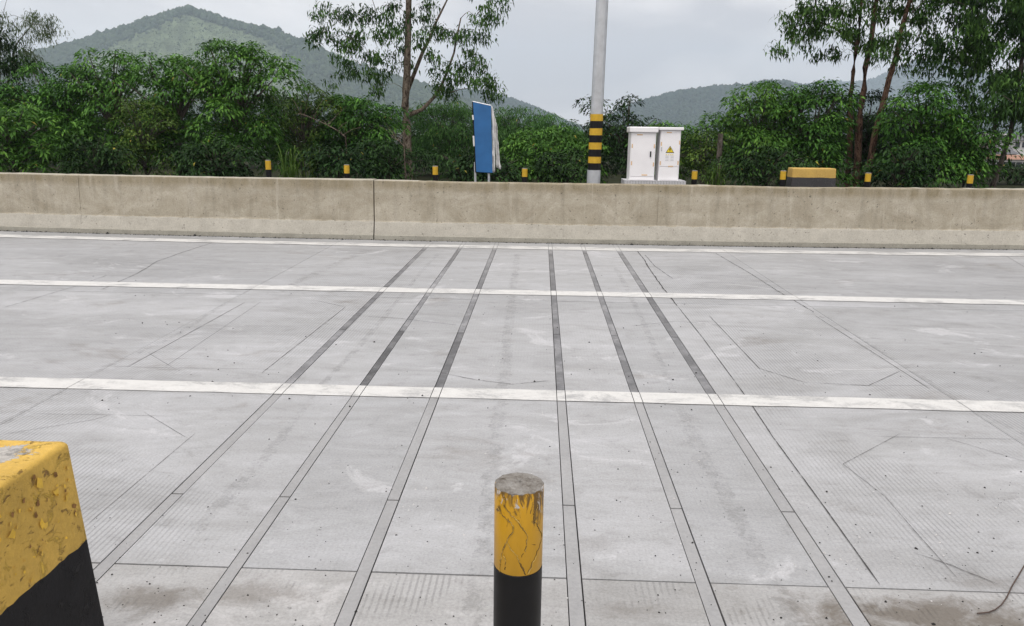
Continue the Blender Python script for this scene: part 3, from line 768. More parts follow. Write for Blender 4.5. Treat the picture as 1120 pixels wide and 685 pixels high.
# flaking paint on the near block: lifted chips on its yellow face and along its edge
r = np.random.default_rng(19); FV,FF_,CV,CF = [],[],[],[]
def flake(V,F,y,z,s_,lift):
    x = A.x+.030-.042*(z-.15)+.0025; o = len(V); n = int(r.integers(4,7)); th = r.uniform(0,6.28)
    for k in range(n):
        t = th+6.283*k/n+r.uniform(-.3,.3); q = s_*r.uniform(.35,1.1); dy,dz = q*math.cos(t)*.8, q*math.sin(t)
        V.append((x+lift*(.5+.5*math.sin(t-th)), y+dy, z+dz))
    F.append(tuple(range(o,o+n)))
for _ in range(150):
    y = A.y-r.uniform(.01,.75); z = ZB1+.01+(CAMH-DA-ZB1-.03)*r.beta(1.4,1.3)
    if r.uniform()<.62: flake(FV,FF_,y,z,.004+.016*r.uniform()**2.2,r.uniform(.001,.006))
    else: flake(CV,CF,y,z,.003+.011*r.uniform()**2,.0005)
add('paint_flakes',FV,FF_,mat_plain('fresh_yellow_flake',(.66,.42,.05),.5,.3,var=.2,scale=30),near_block)['kind']='stuff'
add('bare_spots',CV,CF,mat_plain('bare_undercoat',(.24,.13,.05),.9,.1,var=.4,scale=60),near_block)['kind']='stuff'
YI = 17.5                         # line of the far island furniture
M['blk_y2'] = mat_block('faded_yellow_paint', (.55,.36,.095), (.42,.26,.07), (.60,.40,.11), -.06, .5)
M['blk_k2'] = mat_block('faded_black_paint', (.045,.044,.046), (.08,.08,.08), (.07,.07,.07), .02, .8)
a_ = at(866,184,YI); c_ = at(918,184,YI); e_ = at(890,194.5,YI)
block('barrier_block', 'small faded yellow over black concrete block behind the barrier', a_.x,c_.x,YI,YI+.45,-.004,a_.z,[e_.z],
      [(0,M['blk_k2']),(1,M['blk_y2'])], .06, .004, .05, .02)

# ------------------------------------------------------------------ far bollards
def far_bollard():
    root = empty('bollard', (0,0,0)); h = 1.0; q = .24; r_ = .062
    z1,z2,z3 = h-.235, h-.235-.19, h-.235-.38
    add('yellow_band', *lathe([(r_,z1),(r_,h-.02)],0,0,20), M['band_yellow'], root, True)
    add('black_band', *lathe([(r_-.001,z2),(r_-.001,z1)],0,0,20), M['band_black'], root, True)
    add('yellow_band', *lathe([(r_,z3),(r_,z2)],0,0,20), M['band_yellow'], root, True)
    add('black_band', *lathe([(r_-.001,0),(r_-.001,z3)],0,0,20), M['band_black'], root, True)
    add('cap', *lathe([(r_-.002,h-.02),(r_-.004,h-.004),(r_-.02,h)],0,0,20), M['cap'], root, True)
    return root
fb = [(293,175,'far bollard farthest to the left behind the barrier'),
      (379,180,'far bollard second from the left, left of the tall bare-trunked tree'),
      (476,181.5,'far bollard between the tall bare-trunked tree and the blue sign'),
      (574,184,'far bollard just right of the blue sign'),
      (760,186.5,'far bollard just right of the white cabinets'),
      (857,186.5,'far bollard just left of the small striped block'),
      (950,189,'far bollard just right of the small striped block'),
      (1062,191,'far bollard farthest to the right behind the barrier')]
proto = far_bollard()
for i,(px,py,lb) in enumerate(fb):
    p = at(px,py,YI); o = proto if i==0 else copy_tree(proto)
    o.location = (p.x,p.y,-.004); o.scale = (1,1,(p.z+.004)/1.0)
    tag(o, lb, 'bollard', 'far yellow and black bollards')

# ------------------------------------------------------------------ lamp post
p0, p1 = at(649,201,YI), at(658.7,0,YI)
base = Vector((at(649,203,YI).x, YI, -.004))
post = empty('lamp_post', base); tag(post, 'tall grey steel lamp post with yellow and black bands', 'lamp post')
lean = (p1.x-p0.x)/(p1.z-p0.z)
rad_b, rad_t = 13.6/FPX*YI*.5, 12.6/FPX*YI*.5
def pz(py): return at(652,py,YI).z
def pr(z): return rad_b+(rad_t-rad_b)*(z-p0.z)/(p1.z-p0.z)
def pc(z): return p0.x+lean*(z-p0.z)
def ring(name, z0,z1,mat,extra=0,n=16):
    V,F = [],[]
    for z in (z0,z1):
        for k in range(n):
            t = 2*math.pi*(k+.5)/n; V.append((pc(z)+(pr(z)+extra)*math.cos(t), YI+(pr(z)+extra)*math.sin(t), z))
    F = [(k,(k+1)%n,n+(k+1)%n,n+k) for k in range(n)] + [tuple(range(n))[::-1], tuple(range(n,2*n))]
    return add(name,V,F,mat,post)
ring('pole', -.004, 9.5, M['galv'])
ring('base_sleeve', -.003, pz(186), M['galv'], .010)
bl = [125,132.5,140.5,148,156,163.5,171.5,178.5,186]
for k in range(len(bl)-1):
    ring('yellow_band' if k%2==0 else 'black_band', pz(bl[k+1]), pz(bl[k]), M['band_yellow' if k%2==0 else 'band_black'], .004+.001*(k%2))
V,F = tube([(pc(9.45),YI,9.45),(pc(9.9)+.1,YI-.4,9.9),(pc(10)+.2,YI-1.4,10.15)],[.06,.05,.04],8); add('lamp_arm',V,F,M['galv'],post)
V,F = box(pc(10)+.08,pc(10)+.34,YI-2.1,YI-1.35,10.08,10.2); bev(add('lamp_head',V,F,M['galv'],post),.03)

# ------------------------------------------------------------------ electrical cabinets on a tiled plinth
YC = 17.1
pa, pb_ = at(683,199,YC), at(750.5,200,YC); zt_ = at(715,197.9,YC).z
pl = empty('cabinet_plinth', ((pa.x+pb_.x)/2,YC+.3,-.004)); tag(pl, 'low white tiled plinth under the two white cabinets', 'plinth')
add('plinth_core', *box(pa.x+.006,pb_.x-.006,YC+.006,YC+.75,-.003,zt_-.008), M['grout'], pl)
add('top_slab', *box(pa.x,pb_.x,YC,YC+.756,zt_-.007,zt_), M['tile'], pl)
tw = .060; nt_ = int((pb_.x-pa.x)/tw); tw = (pb_.x-pa.x)/nt_
tme = mesh('tile', *box(0,tw-.010,0,.006,0,.094)); tme.materials.append(M['tile'])
zz = zt_-.105
for rw in range(2):
    for k in range(nt_):
        put('tile', tme, pl, Vector((pa.x+k*tw+.005,YC-.0005,zz-rw*.105))-pl.location)
tms = mesh('tile', *box(0,.006,0,tw-.010,0,.094)); tms.materials.append(M['tile'])
for rw in range(2):
    for k in range(12): put('tile', tms, pl, Vector((pa.x-.0005,YC+.01+k*tw,zz-rw*.105))-pl.location)

zo = 8.5625
def zc_(x,y,Y=YC+.08): return at(680+x/zo,130+y/zo,Y)
def cabinet(label, xl,xr,ytop,ycap,xcl,xcr, depth, xshift, stickers, wide):
    """edges in the enlarged crop; y is the crop row"""
    Yf = YC+.10
    zb = zt_; z1 = zc_((xl+xr)/2,ytop,Yf).z; zcb = zc_((xl+xr)/2,ycap,Yf).z
    X0 = zc_(xl,ycap,Yf).x; X1 = zc_(xr,ycap,Yf).x; C0 = zc_(xcl,ycap,Yf).x; C1 = zc_(xcr,ycap,Yf).x
    root = empty('electrical_cabinet', ((X0+X1)/2,Yf+depth/2,zb)); tag(root, label, 'cabinet', 'white electrical cabinets')
    bev(add('body', *box(X0,X1,Yf,Yf+depth,zb,zcb-.001), M['white_metal'], root), .006)
    dx = .022
    return root,X0,X1,zb,zcb,z1,C0,C1,Yf,depth
def flat(name,x0,x1,z0,z1,Yf,mat,root,d=.002):
    return add(name,*box(x0,x1,Yf-d,Yf-.0002,z0,z1),mat,root)
# left cabinet
root,X0,X1,zb,zcb,z1,C0,C1,Yf,dp = cabinet('wider white electrical cabinet with a plain door and black handle', 90,326,76,130,73,342,.55,0,None,True)
cp = bev(add('cap',*box(C0,C1,Yf-.05,Yf+dp+.05,zcb,z1),M['white_metal'],root),.02,3)
W,H = X1-X0, zcb-zb
hb = H*.085
door = bev(add('door',*box(X0+.02,X1-.02,Yf-.014,Yf-.0005,zb+hb,zcb-.02),M['white_metal'],root),.004)
add('lower_panel',*box(X0+.02,X1-.02,Yf-.011,Yf-.0005,zb+.012,zb+hb-.012),M['white_metal'],root)
hx = X0+W*.80; hz = zb+H*.555
add('handle',*join(box(hx-.012,hx+.016,Yf-.03,Yf-.0145,hz-.06,hz+.06),box(hx-.006,hx+.008,Yf-.045,Yf-.0305,hz-.03,hz+.045)),M['ink'],door)
for (u,v,hor) in [(.34,.955,1),(.06,.72,0),(.94,.72,0),(.06,.36,0),(.94,.34,0),(.60,.115,1)]:
    a_,c_ = (.062,.011) if hor else (.012,.042)
    flat('sticker',X0+W*u-a_,X0+W*u+a_,zb+H*v-c_,zb+H*v+c_,Yf-.0145,M['orange_tape'],root)
# right cabinet
root,X0,X1,zb,zcb,z1,C0,C1,Yf,dp = cabinet('narrower white electrical cabinet with a yellow warning triangle', 366,558,80,108,350,580,.50,0,None,False)
bev(add('cap',*box(C0,C1,Yf-.05,Yf+dp+.05,zcb,z1),M['white_metal'],root),.012,3)
W,H = X1-X0, zcb-zb
door = bev(add('door',*box(X0+.015,X1-.015,Yf-.014,Yf-.0005,zb+H*.285,zcb-.012),M['white_metal'],root),.004)
bev(add('lower_panel',*box(X0+.03,X1-.03,Yf-.012,Yf-.0005,zb+.02,zb+H*.27),M['white_metal'],root),.004)
for (u,v,hor) in [(.42,.955,1),(.06,.73,0),(.95,.76,0),(.06,.35,0),(.93,.36,0),(.58,.29,1)]:
    a_,c_ = (.055,.010) if hor else (.012,.042)
    flat('sticker',X0+W*u-a_,X0+W*u+a_,zb+H*v-c_,zb+H*v+c_,Yf-.0145,M['orange_tape'],root)
add('handle',*box(X0+W*.085-.008,X0+W*.085+.008,Yf-.024,Yf-.0145,zb+H*.585,zb+H*.67),M['grey_print'],door)
def tri(name,xc,zc,s,Y,mat,parent,d=.0015):
    h = s*.82; P = [(xc-s/2,zc),(xc+s/2,zc),(xc,zc+h)]
    V = [(x,Y-d,z) for x,z in P]+[(x,Y-.0001,z) for x,z in P]
    return add(name,V,[(0,1,2),(5,4,3),(0,3,4,1),(1,4,5,2),(2,5,3,0)],mat,parent)
tx,tz,ts = X0+W*.50, zb+H*.555, .185
ws = tri('warning_sign',tx,tz,ts,Yf-.0145,M['ink'],root)
tri('sign_face',tx,tz+.0135,ts*.80,Yf-.0163,M['sign_yellow'],ws)
bolt = [(-.006,.105),(.016,.105),(.006,.072),(.020,.072),(-.010,.020),(-.003,.056),(-.018,.056)]
V = [(tx+x,Yf-.0195,tz+z+.004) for x,z in bolt]+[(tx+x,Yf-.0181,tz+z+.004) for x,z in bolt]; n=len(bolt)
add('lightning_mark',V,[tuple(range(n))[::-1],tuple(range(n,2*n))]+[(k,(k+1)%n,n+(k+1)%n,n+k) for k in range(n)],M['ink'],ws)
for k in range(4): flat('print_line',tx-.085+k*.045,tx-.055+k*.045,tz-.045,tz-.032,Yf-.0145,M['sign_yellow'],root,.0012)
for a_ in (-.09,.02):
    for k in range(4): flat('vent_slot',tx+a_,tx+a_+.07,zb+H*.40+k*.032,zb+H*.40+k*.032+.008,Yf-.0145,M['grey_print'],root,.0012)

# ------------------------------------------------------------------ blue sign
YS = 18.2; zs = 5.708
def zsg(x,y,Y=YS): return at(490+x/zs,90+y/zs,Y)
sg = empty('blue_sign', (zsg(215,560).x,YS,-.004)); tag(sg, 'narrow upright blue sign with slanted top and torn white sheet at its side', 'sign')
P = [zsg(*q) for q in [(157,124),(268,149),(278,566),(176,560)]]
def prism(P,t0,t1):
    n=len(P); V=[(p.x,YS+t0,p.z) for p in P]+[(p.x,YS+t1,p.z) for p in P]
    return V,[tuple(range(n)),tuple(range(n,2*n))[::-1]]+[(k,n+k,n+(k+1)%n,(k+1)%n) for k in range(n)]
add('panel',*prism(P,0,.03),M['blue'],sg)
def bar(a_,b_,rd,mat,name,y=.015): add(name,*tube([(a_.x,YS+y,a_.z),(b_.x,YS+y,b_.z)],[rd,rd],6),mat,sg)
bar(zsg(153,121),zsg(270,147),.016,M['galv'],'frame_rail'); bar(zsg(154,122),zsg(174,562),.018,M['band_black'],'frame_rail')
bar(zsg(174,562),zsg(279,567),.012,M['band_black'],'frame_rail')
for q in (172,257): 
    t_ = zsg(q-4,500); add('leg',*tube([(t_.x,YS+.05,t_.z),(zsg(q,620).x,YS+.05,-.004)],[.028,.028],8),M['galv'],sg)
for (x_,y0_,y1_) in [(153,205,235),(158,335,400)]:
    add('torn_scrap',*prism([zsg(x_-4,y0_),zsg(x_+6,y0_),zsg(x_+9,y1_),zsg(x_,y1_)],-.012,-.002),M['cloth'],sg)
# the sheet: two hanging folds beside the panel, pleated in depth
def sheet(L_,R_,y,seed):
    r_ = noise1(seed); V,F=[],[]; n=26; m=8
    for i in range(n+1):
        f_=i/n; a_=zsg(np.interp(f_,[0,.3,1],[L_[0][0],L_[1][0],L_[2][0]]),np.interp(f_,[0,.3,1],[L_[0][1],L_[1][1],L_[2][1]]))
        c_=zsg(np.interp(f_,[0,.3,1],[R_[0][0],R_[1][0],R_[2][0]]),np.interp(f_,[0,.3,1],[R_[0][1],R_[1][1],R_[2][1]]))
        for k in range(m+1):
            g=k/m; V.append((a_.x+(c_.x-a_.x)*g+.006*r_(i*.6+k),YS+y+.03*math.sin(g*9+f_*4)+.012*r_(i*.4+k*3),a_.z+(c_.z-a_.z)*g+.012*r_(k*2.2+5)*(f_>.9)))
    F=[(i*(m+1)+k,i*(m+1)+k+1,(i+1)*(m+1)+k+1,(i+1)*(m+1)+k) for i in range(n) for k in range(m)]
    o=add('torn_sheet',V,F,M['cloth'],sg,True); s_=o.modifiers.new('thick','SOLIDIFY'); s_.thickness=.006
sheet([(269,150),(274,290),(279,567)],[(274,152),(298,240),(292,560)],.04,5)
sheet([(275,160),(290,260),(300,530)],[(279,165),(303,270),(327,548)],.10,9)

# ------------------------------------------------------------------ bent wire on the road
P = [gp(*q) for q in [(1150,596),(1135,604),(1120,620.5),(1112,634),(1106,644),(1101,655),(1095,663.5),(1088,669),(1081,671.7),(1068.5,673)]]
tag(add('wire',*tube([(p.x,p.y,.007) for p in P],[.0024]*len(P),6),M['rubber'],None,True),'thin bent rusty wire lying on the road at the lower right','wire')

# ------------------------------------------------------------------ vegetation
def leaf_arrays(B, Dn, Ln, Wd, fold, r, up=None):
    """B base points, Dn unit directions, Ln lengths, Wd half widths -> verts (n,5,3): folded, drooping leaf"""
    n = len(B); upv = np.tile([0,0,1.0],(n,1)) + r.normal(0,.35,(n,3))
    S = np.cross(Dn, upv); S /= np.linalg.norm(S,axis=1,keepdims=True)+1e-6
    Nn = np.cross(S, Dn)
    V = np.zeros((n,5,3)); l = Ln[:,None]; w_ = Wd[:,None]
    V[:,0] = B; mid = B + Dn*l*.45
    V[:,1] = mid + S*w_ + Nn*w_*fold; V[:,2] = mid - S*w_ + Nn*w_*fold
    V[:,3] = mid - Nn*w_*.05
    V[:,4] = B + Dn*l*.97 - np.array([0,0,1.0])*l*.22
    return V
LF = np.array([(0,3,1),(0,2,3),(3,4,1),(3,2,4)])
def leaves_obj(name, Vs, rn, mat, parent):
    V = Vs.reshape(-1,3); n = len(Vs)
    F = (LF[None]+(np.arange(n)*5)[:,None,None]).reshape(-1,3)
    return np_mesh(name, V, F, mat, np.repeat(rn,5), parent)
def unit(v): return v/(np.linalg.norm(v,axis=-1,keepdims=True)+1e-9)

SP = {  # leaf length, half width, leaves in a clump, clumps per m2, clump radius, dome depth, droop, material, bark
 'broad':  dict(l=.155,w=.027,k=56,d=5.6,cr=.37,dome=.40,droop=.36,mat='leaf_broad',bark='bark_grey'),
 'whorl':  dict(l=.22,w=.030,k=17,d=9.0,cr=.10,dome=.20,droop=.10,mat='leaf_bright',bark='bark_grey'),
 'bamboo': dict(l=.15,w=.016,k=60,d=5.5,cr=.34,dome=.75,droop=.85,mat='leaf_bamboo',bark='bark_grey'),
 'shrub':  dict(l=.11,w=.024,k=38,d=7.0,cr=.25,dome=.55,droop=.30,mat='leaf_olive',bark='bark_grey'),
 'dark':   dict(l=.15,w=.027,k=44,d=5.2,cr=.35,dome=.48,droop=.40,mat='leaf_dark_shade',bark='bark_grey'),  # leaf colour carries understory shade, not a separate species
 'bright': dict(l=.15,w=.027,k=56,d=5.6,cr=.36,dome=.40,droop=.36,mat='leaf_bright',bark='bark_grey'),
}
def crown_points(r, lobes, dens, inner=.35):
    """spray positions and outward normals on the outsides of a set of ellipsoid lobes"""
    PT, NM = [], []
    for (c,rad) in lobes:
        c = np.array(c); rad = np.array(rad)
        area = 4*math.pi*((rad[0]*rad[1])**1.6/3+(rad[0]*rad[2])**1.6/3+(rad[1]*rad[2])**1.6/3)**(1/1.6)
        n = int(area*dens)
        u = unit(r.normal(size=(n,3))); u = u[(u[:,2]>-.75)]
        rr_ = 1.02 - np.abs(r.normal(0,.14,len(u))); ii = r.uniform(size=len(u))<inner; rr_[ii] *= r.uniform(.4,.95,ii.sum())
        rr_ *= 1+.16*np.sin(u[:,0]*7+c[0]*3)*np.sin(u[:,2]*8+c[1])+r.normal(0,.05,len(u))
        p = c + u*rad*rr_[:,None]; nm = unit(u/rad)
        keep = np.ones(len(p),bool)
        for (c2,rad2) in lobes:
            if c2 is c or (np.array(c2)==c).all(): continue
            q = ((p-np.array(c2))/np.array(rad2)); keep &= (np.sum(q*q,1) > .50)
        PT.append(p[keep]); NM.append(nm[keep])
    return np.concatenate(PT), np.concatenate(NM)
def sprays(r, PT, NM, s):
    # each clump is a drooping umbrella of leaves: light on top, dark beneath
    n = len(PT); k = s['k']
    sc = r.uniform(.60,1.30,(n,1)); T = unit(NM*np.array([.55,.55,.25]) + np.array([0,0,1.0]) + r.normal(0,.16,(n,3)))
    a = unit(np.cross(T,[.3,.9,.1])); b_ = np.cross(T,a)
    ph = r.uniform(0,6.28,(n,k)); rd = np.sqrt(r.uniform(.02,1,(n,k)))
    rad_ = np.cos(ph)[...,None]*a[:,None]+np.sin(ph)[...,None]*b_[:,None]
    R_ = s['cr']*sc
    B = PT[:,None] + rad_*(rd*R_)[...,None] - T[:,None]*((rd**2)*R_*s['dome'])[...,None] + r.normal(0,.035,(n,k,3))
    Dn = unit(rad_*1.0 + T[:,None]*r.uniform(-.1,.35,(n,k,1)) - np.array([0,0,1.0])*(s['droop']*(.4+.9*rd))[...,None] + r.normal(0,.20,(n,k,3)))
    Ln = s['l']*(.6+.4*sc)*r.uniform(.6,1.2,(n,k)); Wd = s['w']*(.6+.4*sc)*r.uniform(.75,1.2,(n,k))
    cl = r.uniform(0,1,(n,1)); rn = np.clip(.55*cl+.45*r.uniform(0,1,(n,k)),0,1)
    rn = np.where(r.uniform(size=(n,k))<.003, 1.0, rn*.97)
    return leaf_arrays(B.reshape(-1,3), Dn.reshape(-1,3), Ln.ravel(), Wd.ravel(), .35, r), rn.ravel()
def plant(name, label, cat, px, topy, hw, Y, sp, seed, lowpy=None, lobes_n=11, peaks=None, group='roadside trees and bushes', dens=1.0):
    """crown silhouette given in pixels at distance Y; stands on the ground"""
    r = np.random.default_rng(seed); s = dict(SP[sp]); s['d'] *= dens
    base = at(px, 190, Y); gz = ground_z(base.x,Y); top = at(px, topy, Y).z; hwm = hw*Y/FPX
    root = empty(name, (base.x,Y,gz)); tag(root, label, cat, group)
    zlow = gz+.35 if lowpy is None else at(px,lowpy,Y).z
    H = top-zlow; lobes = []
    pk = peaks or [(0,0)]
    for (dx,dy) in pk:                                     # lobes carrying the outline's peaks
        q = at(px+dx, topy+dy, Y); rr_ = hwm*r.uniform(.30,.42); rz = min(rr_*r.uniform(.75,1.0), H*.4)
        lobes.append(((q.x, Y+r.uniform(-.3,.3)*hwm, q.z-rz*.95),(rr_,rr_,rz)))
    for k in range(lobes_n):
        f_ = (k+.5)/lobes_n; zz = zlow + H*(.10+.66*f_)
        wd = hwm*(1.0-.35*f_)
        a_ = k*2.4+r.uniform(-.4,.4); rr_ = hwm*r.uniform(.28,.46)
        lobes.append(((base.x+math.cos(a_)*max(0,wd-rr_), Y+math.sin(a_)*max(0,wd-rr_)*.8, zz),(rr_,rr_,min(rr_*r.uniform(.6,.95),H*.35))))
    for k in range(9):                                     # shoots breaking the outline
        a_ = r.uniform(.05,math.pi-.05); yy_ = r.uniform(-.5,.3)*hwm; rr_ = r.uniform(.16,.30)*min(1.0,hwm)
        zc = zlow+H*.48+math.sin(a_)*H*.50; q = base.x+math.cos(a_)*hwm*r.uniform(.8,1.08)
        lobes.append(((q,Y+yy_,min(zc,top-rr_*.5)),(rr_,rr_,rr_*.8)))
    PT,NM = crown_points(r, lobes, s['d']); ok = PT[:,2]>gz+.05; PT,NM = PT[ok],NM[ok]
    ok = ~((NM[:,1]>.45)&(r.uniform(size=len(PT))<.65)); PT,NM = PT[ok],NM[ok]
    Vs,rn = sprays(r, PT, NM, s)
    leaves_obj('crown', Vs, rn, M[s['mat']], root)
    parts = []
    tr = max(.03, .022*(top-gz)); bz = gz+(top-gz)*.42
    parts.append(tube([(base.x,Y,gz-.03),(base.x+r.normal(0,.05),Y,gz+(bz-gz)*.5),(base.x+r.normal(0,.1),Y,bz)],[tr,tr*.85,tr*.65],7))
    for (c,rad) in lobes:
        c = Vector(c); s0 = Vector((base.x,Y,min(bz,max(gz+.2,c.z-.4))))
        m_ = s0.lerp(c,.5)+Vector((0,0,.12)); parts.append(tube([s0,m_,c],[tr*.5,tr*.34,tr*.14],5))
    V,F = join(*parts); add('trunk', V,F, M[s['bark']], root, True)
    return root

T = 'tree'; B_ = 'bush'  # low bushes use 'dark' so their colour supplies the shade at the thicket foot
plant('leafy_bush','bright pointed-leaved bush at the far left edge above the barrier',B_,18,108,58,21.5,'whorl',1,peaks=[(-10,0),(18,12),(35,30)],lobes_n=13)
plant('broadleaf_tree','broad dark tree behind the bright bush at the left edge',T,72,68,58,25,'broad',2,peaks=[(-25,16),(0,0),(22,4),(-45,24)])
plant('broadleaf_tree','tree with a small raised tuft, second from the left',T,128,54,44,24.5,'bright',3,peaks=[(-5,2),(-22,16),(20,10),(8,0)])
plant('broadleaf_tree','dark drooping tree under the right flank of the hill crest',T,196,60,50,24,'broad',4,peaks=[(-5,0),(-30,8),(25,5),(10,2)])
plant('broadleaf_tree','tallest leafy tree of the left thicket, in front of the hill',T,264,44,58,23.5,'broad',5,peaks=[(-14,0),(0,3),(28,14),(42,16),(-30,18)],lobes_n=13)
plant('leafy_bush','yellowish leafy bush right of the tallest left tree',B_,332,88,46,25,'shrub',6,peaks=[(5,0),(-12,14),(18,12)])
plant('leafy_bush','low round bush between the second and third left trees',B_,160,108,34,22.8,'shrub',7,peaks=[(0,0),(12,8)])
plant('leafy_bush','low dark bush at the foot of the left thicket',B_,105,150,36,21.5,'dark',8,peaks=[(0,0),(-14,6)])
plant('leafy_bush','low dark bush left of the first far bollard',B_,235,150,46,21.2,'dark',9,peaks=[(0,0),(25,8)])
plant('leafy_bush','olive bush left of the tall bare-trunked tree',B_,388,103,52,25.5,'broad',10,peaks=[(-12,0),(10,4),(26,14)])
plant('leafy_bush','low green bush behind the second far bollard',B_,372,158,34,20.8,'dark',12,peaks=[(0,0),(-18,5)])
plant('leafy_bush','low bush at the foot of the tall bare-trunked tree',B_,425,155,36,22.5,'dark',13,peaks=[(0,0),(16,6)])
plant('bamboo_clump','feathery bamboo clump right of the tall bare-trunked tree',T,492,108,52,30,'bamboo',14,peaks=[(-15,4),(5,0),(24,8)],lobes_n=13)
plant('bamboo_clump','feathery bamboo clump behind the blue sign',T,560,116,44,31,'bamboo',15,peaks=[(-18,8),(8,0),(28,6)],lobes_n=13)
plant('bamboo_clump','feathery bamboo clump between the blue sign and the lamp post',T,618,126,36,29.5,'bamboo',16,peaks=[(-16,-4),(10,4)],lobes_n=8)
plant('leafy_bush','spreading bush in front of the bamboo right of the blue sign',B_,600,142,62,25,'broad',17,peaks=[(-20,2),(5,0),(28,6)])
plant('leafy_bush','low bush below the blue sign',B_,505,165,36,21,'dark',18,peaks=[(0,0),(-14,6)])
plant('broadleaf_tree','slim tree standing right behind the lamp post',T,684,106,32,25,'dark',19,peaks=[(-4,0),(10,12),(-18,18)])
plant('broadleaf_tree','thin-topped tree left of the lamp post base',T,650,108,22,25.5,'dark',20,peaks=[(-6,-8),(4,16)])
plant('leafy_bush','low bush behind the white cabinets',B_,728,136,34,24.5,'broad',21,peaks=[(-10,4),(12,0),(-2,-8)])
plant('leafy_bush','ragged bush right of the white cabinets',B_,768,144,34,23.5,'shrub',22,peaks=[(-6,0),(10,4)])
plant('broadleaf_tree','broad bright tree with raised side branch right of the cabinets',T,828,92,52,24,'bright',23,peaks=[(-8,0),(12,6),(-40,28),(26,8)],lobes_n=13)
plant('broadleaf_tree','broad tree behind the small striped block',T,886,89,46,23.5,'broad',24,peaks=[(-14,2),(10,0),(26,8)],lobes_n=13)
plant('broadleaf_tree','dark leafy tree at the foot of the three leaning trunks',T,942,99,40,25.5,'dark',25,peaks=[(-14,2),(10,0),(26,14)])
plant('broadleaf_tree','bright spreading tree right of the three leaning trunks',T,1008,92,56,23,'bright',26,peaks=[(0,0),(-22,14),(24,14)],lobes_n=13)
plant('broadleaf_tree','low spreading tree above the far right bollard',T,1054,128,32,22.5,'broad',27,lowpy=192,peaks=[(0,0),(-18,-2),(20,10)])
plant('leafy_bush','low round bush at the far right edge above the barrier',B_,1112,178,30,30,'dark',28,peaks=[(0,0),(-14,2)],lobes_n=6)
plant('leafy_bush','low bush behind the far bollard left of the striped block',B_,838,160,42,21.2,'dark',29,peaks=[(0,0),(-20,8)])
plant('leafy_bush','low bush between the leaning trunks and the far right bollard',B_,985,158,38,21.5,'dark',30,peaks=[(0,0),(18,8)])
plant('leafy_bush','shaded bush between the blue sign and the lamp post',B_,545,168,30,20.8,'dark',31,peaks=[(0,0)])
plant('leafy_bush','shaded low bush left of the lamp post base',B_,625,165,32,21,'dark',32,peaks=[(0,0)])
# dense background row closing the gaps, leaf colour darkened as shade behind the front trees
for i,(px,ty,hw,lb) in enumerate([(-30,90,60,'cut by the left edge of the frame'),(40,100,55,'behind the bright bush at the left edge'),(110,98,55,'behind the tree with the small raised tuft'),
      (180,100,55,'behind the dark drooping tree below the hill'),(250,98,55,'behind the tallest leafy tree of the left thicket'),(320,102,54,'behind the reeds by the leftmost far bollard'),(390,112,54,'left of the tall bare-trunked tree'),
      (455,118,52,'right behind the tall bare-trunked tree'),(520,121,52,'behind the blue sign'),(590,134,48,'right of the blue sign'),(660,136,46,'behind the lamp post'),(725,142,44,'behind the white cabinets'),
      (790,132,46,'behind the stump post right of the cabinets'),(850,118,48,'left of the small striped block'),(915,118,48,'between the small striped block and the leaning trunks'),(975,120,46,'right of the leaning trunks'),(1035,124,44,'behind the far right bollard')]):
    plant('background_tree','dark second-row tree '+lb,T,px,ty,hw,33+(i%3),'dark',200+i,peaks=[(-12,4),(10,0)],lobes_n=7,group='second row of dark trees',dens=.9)

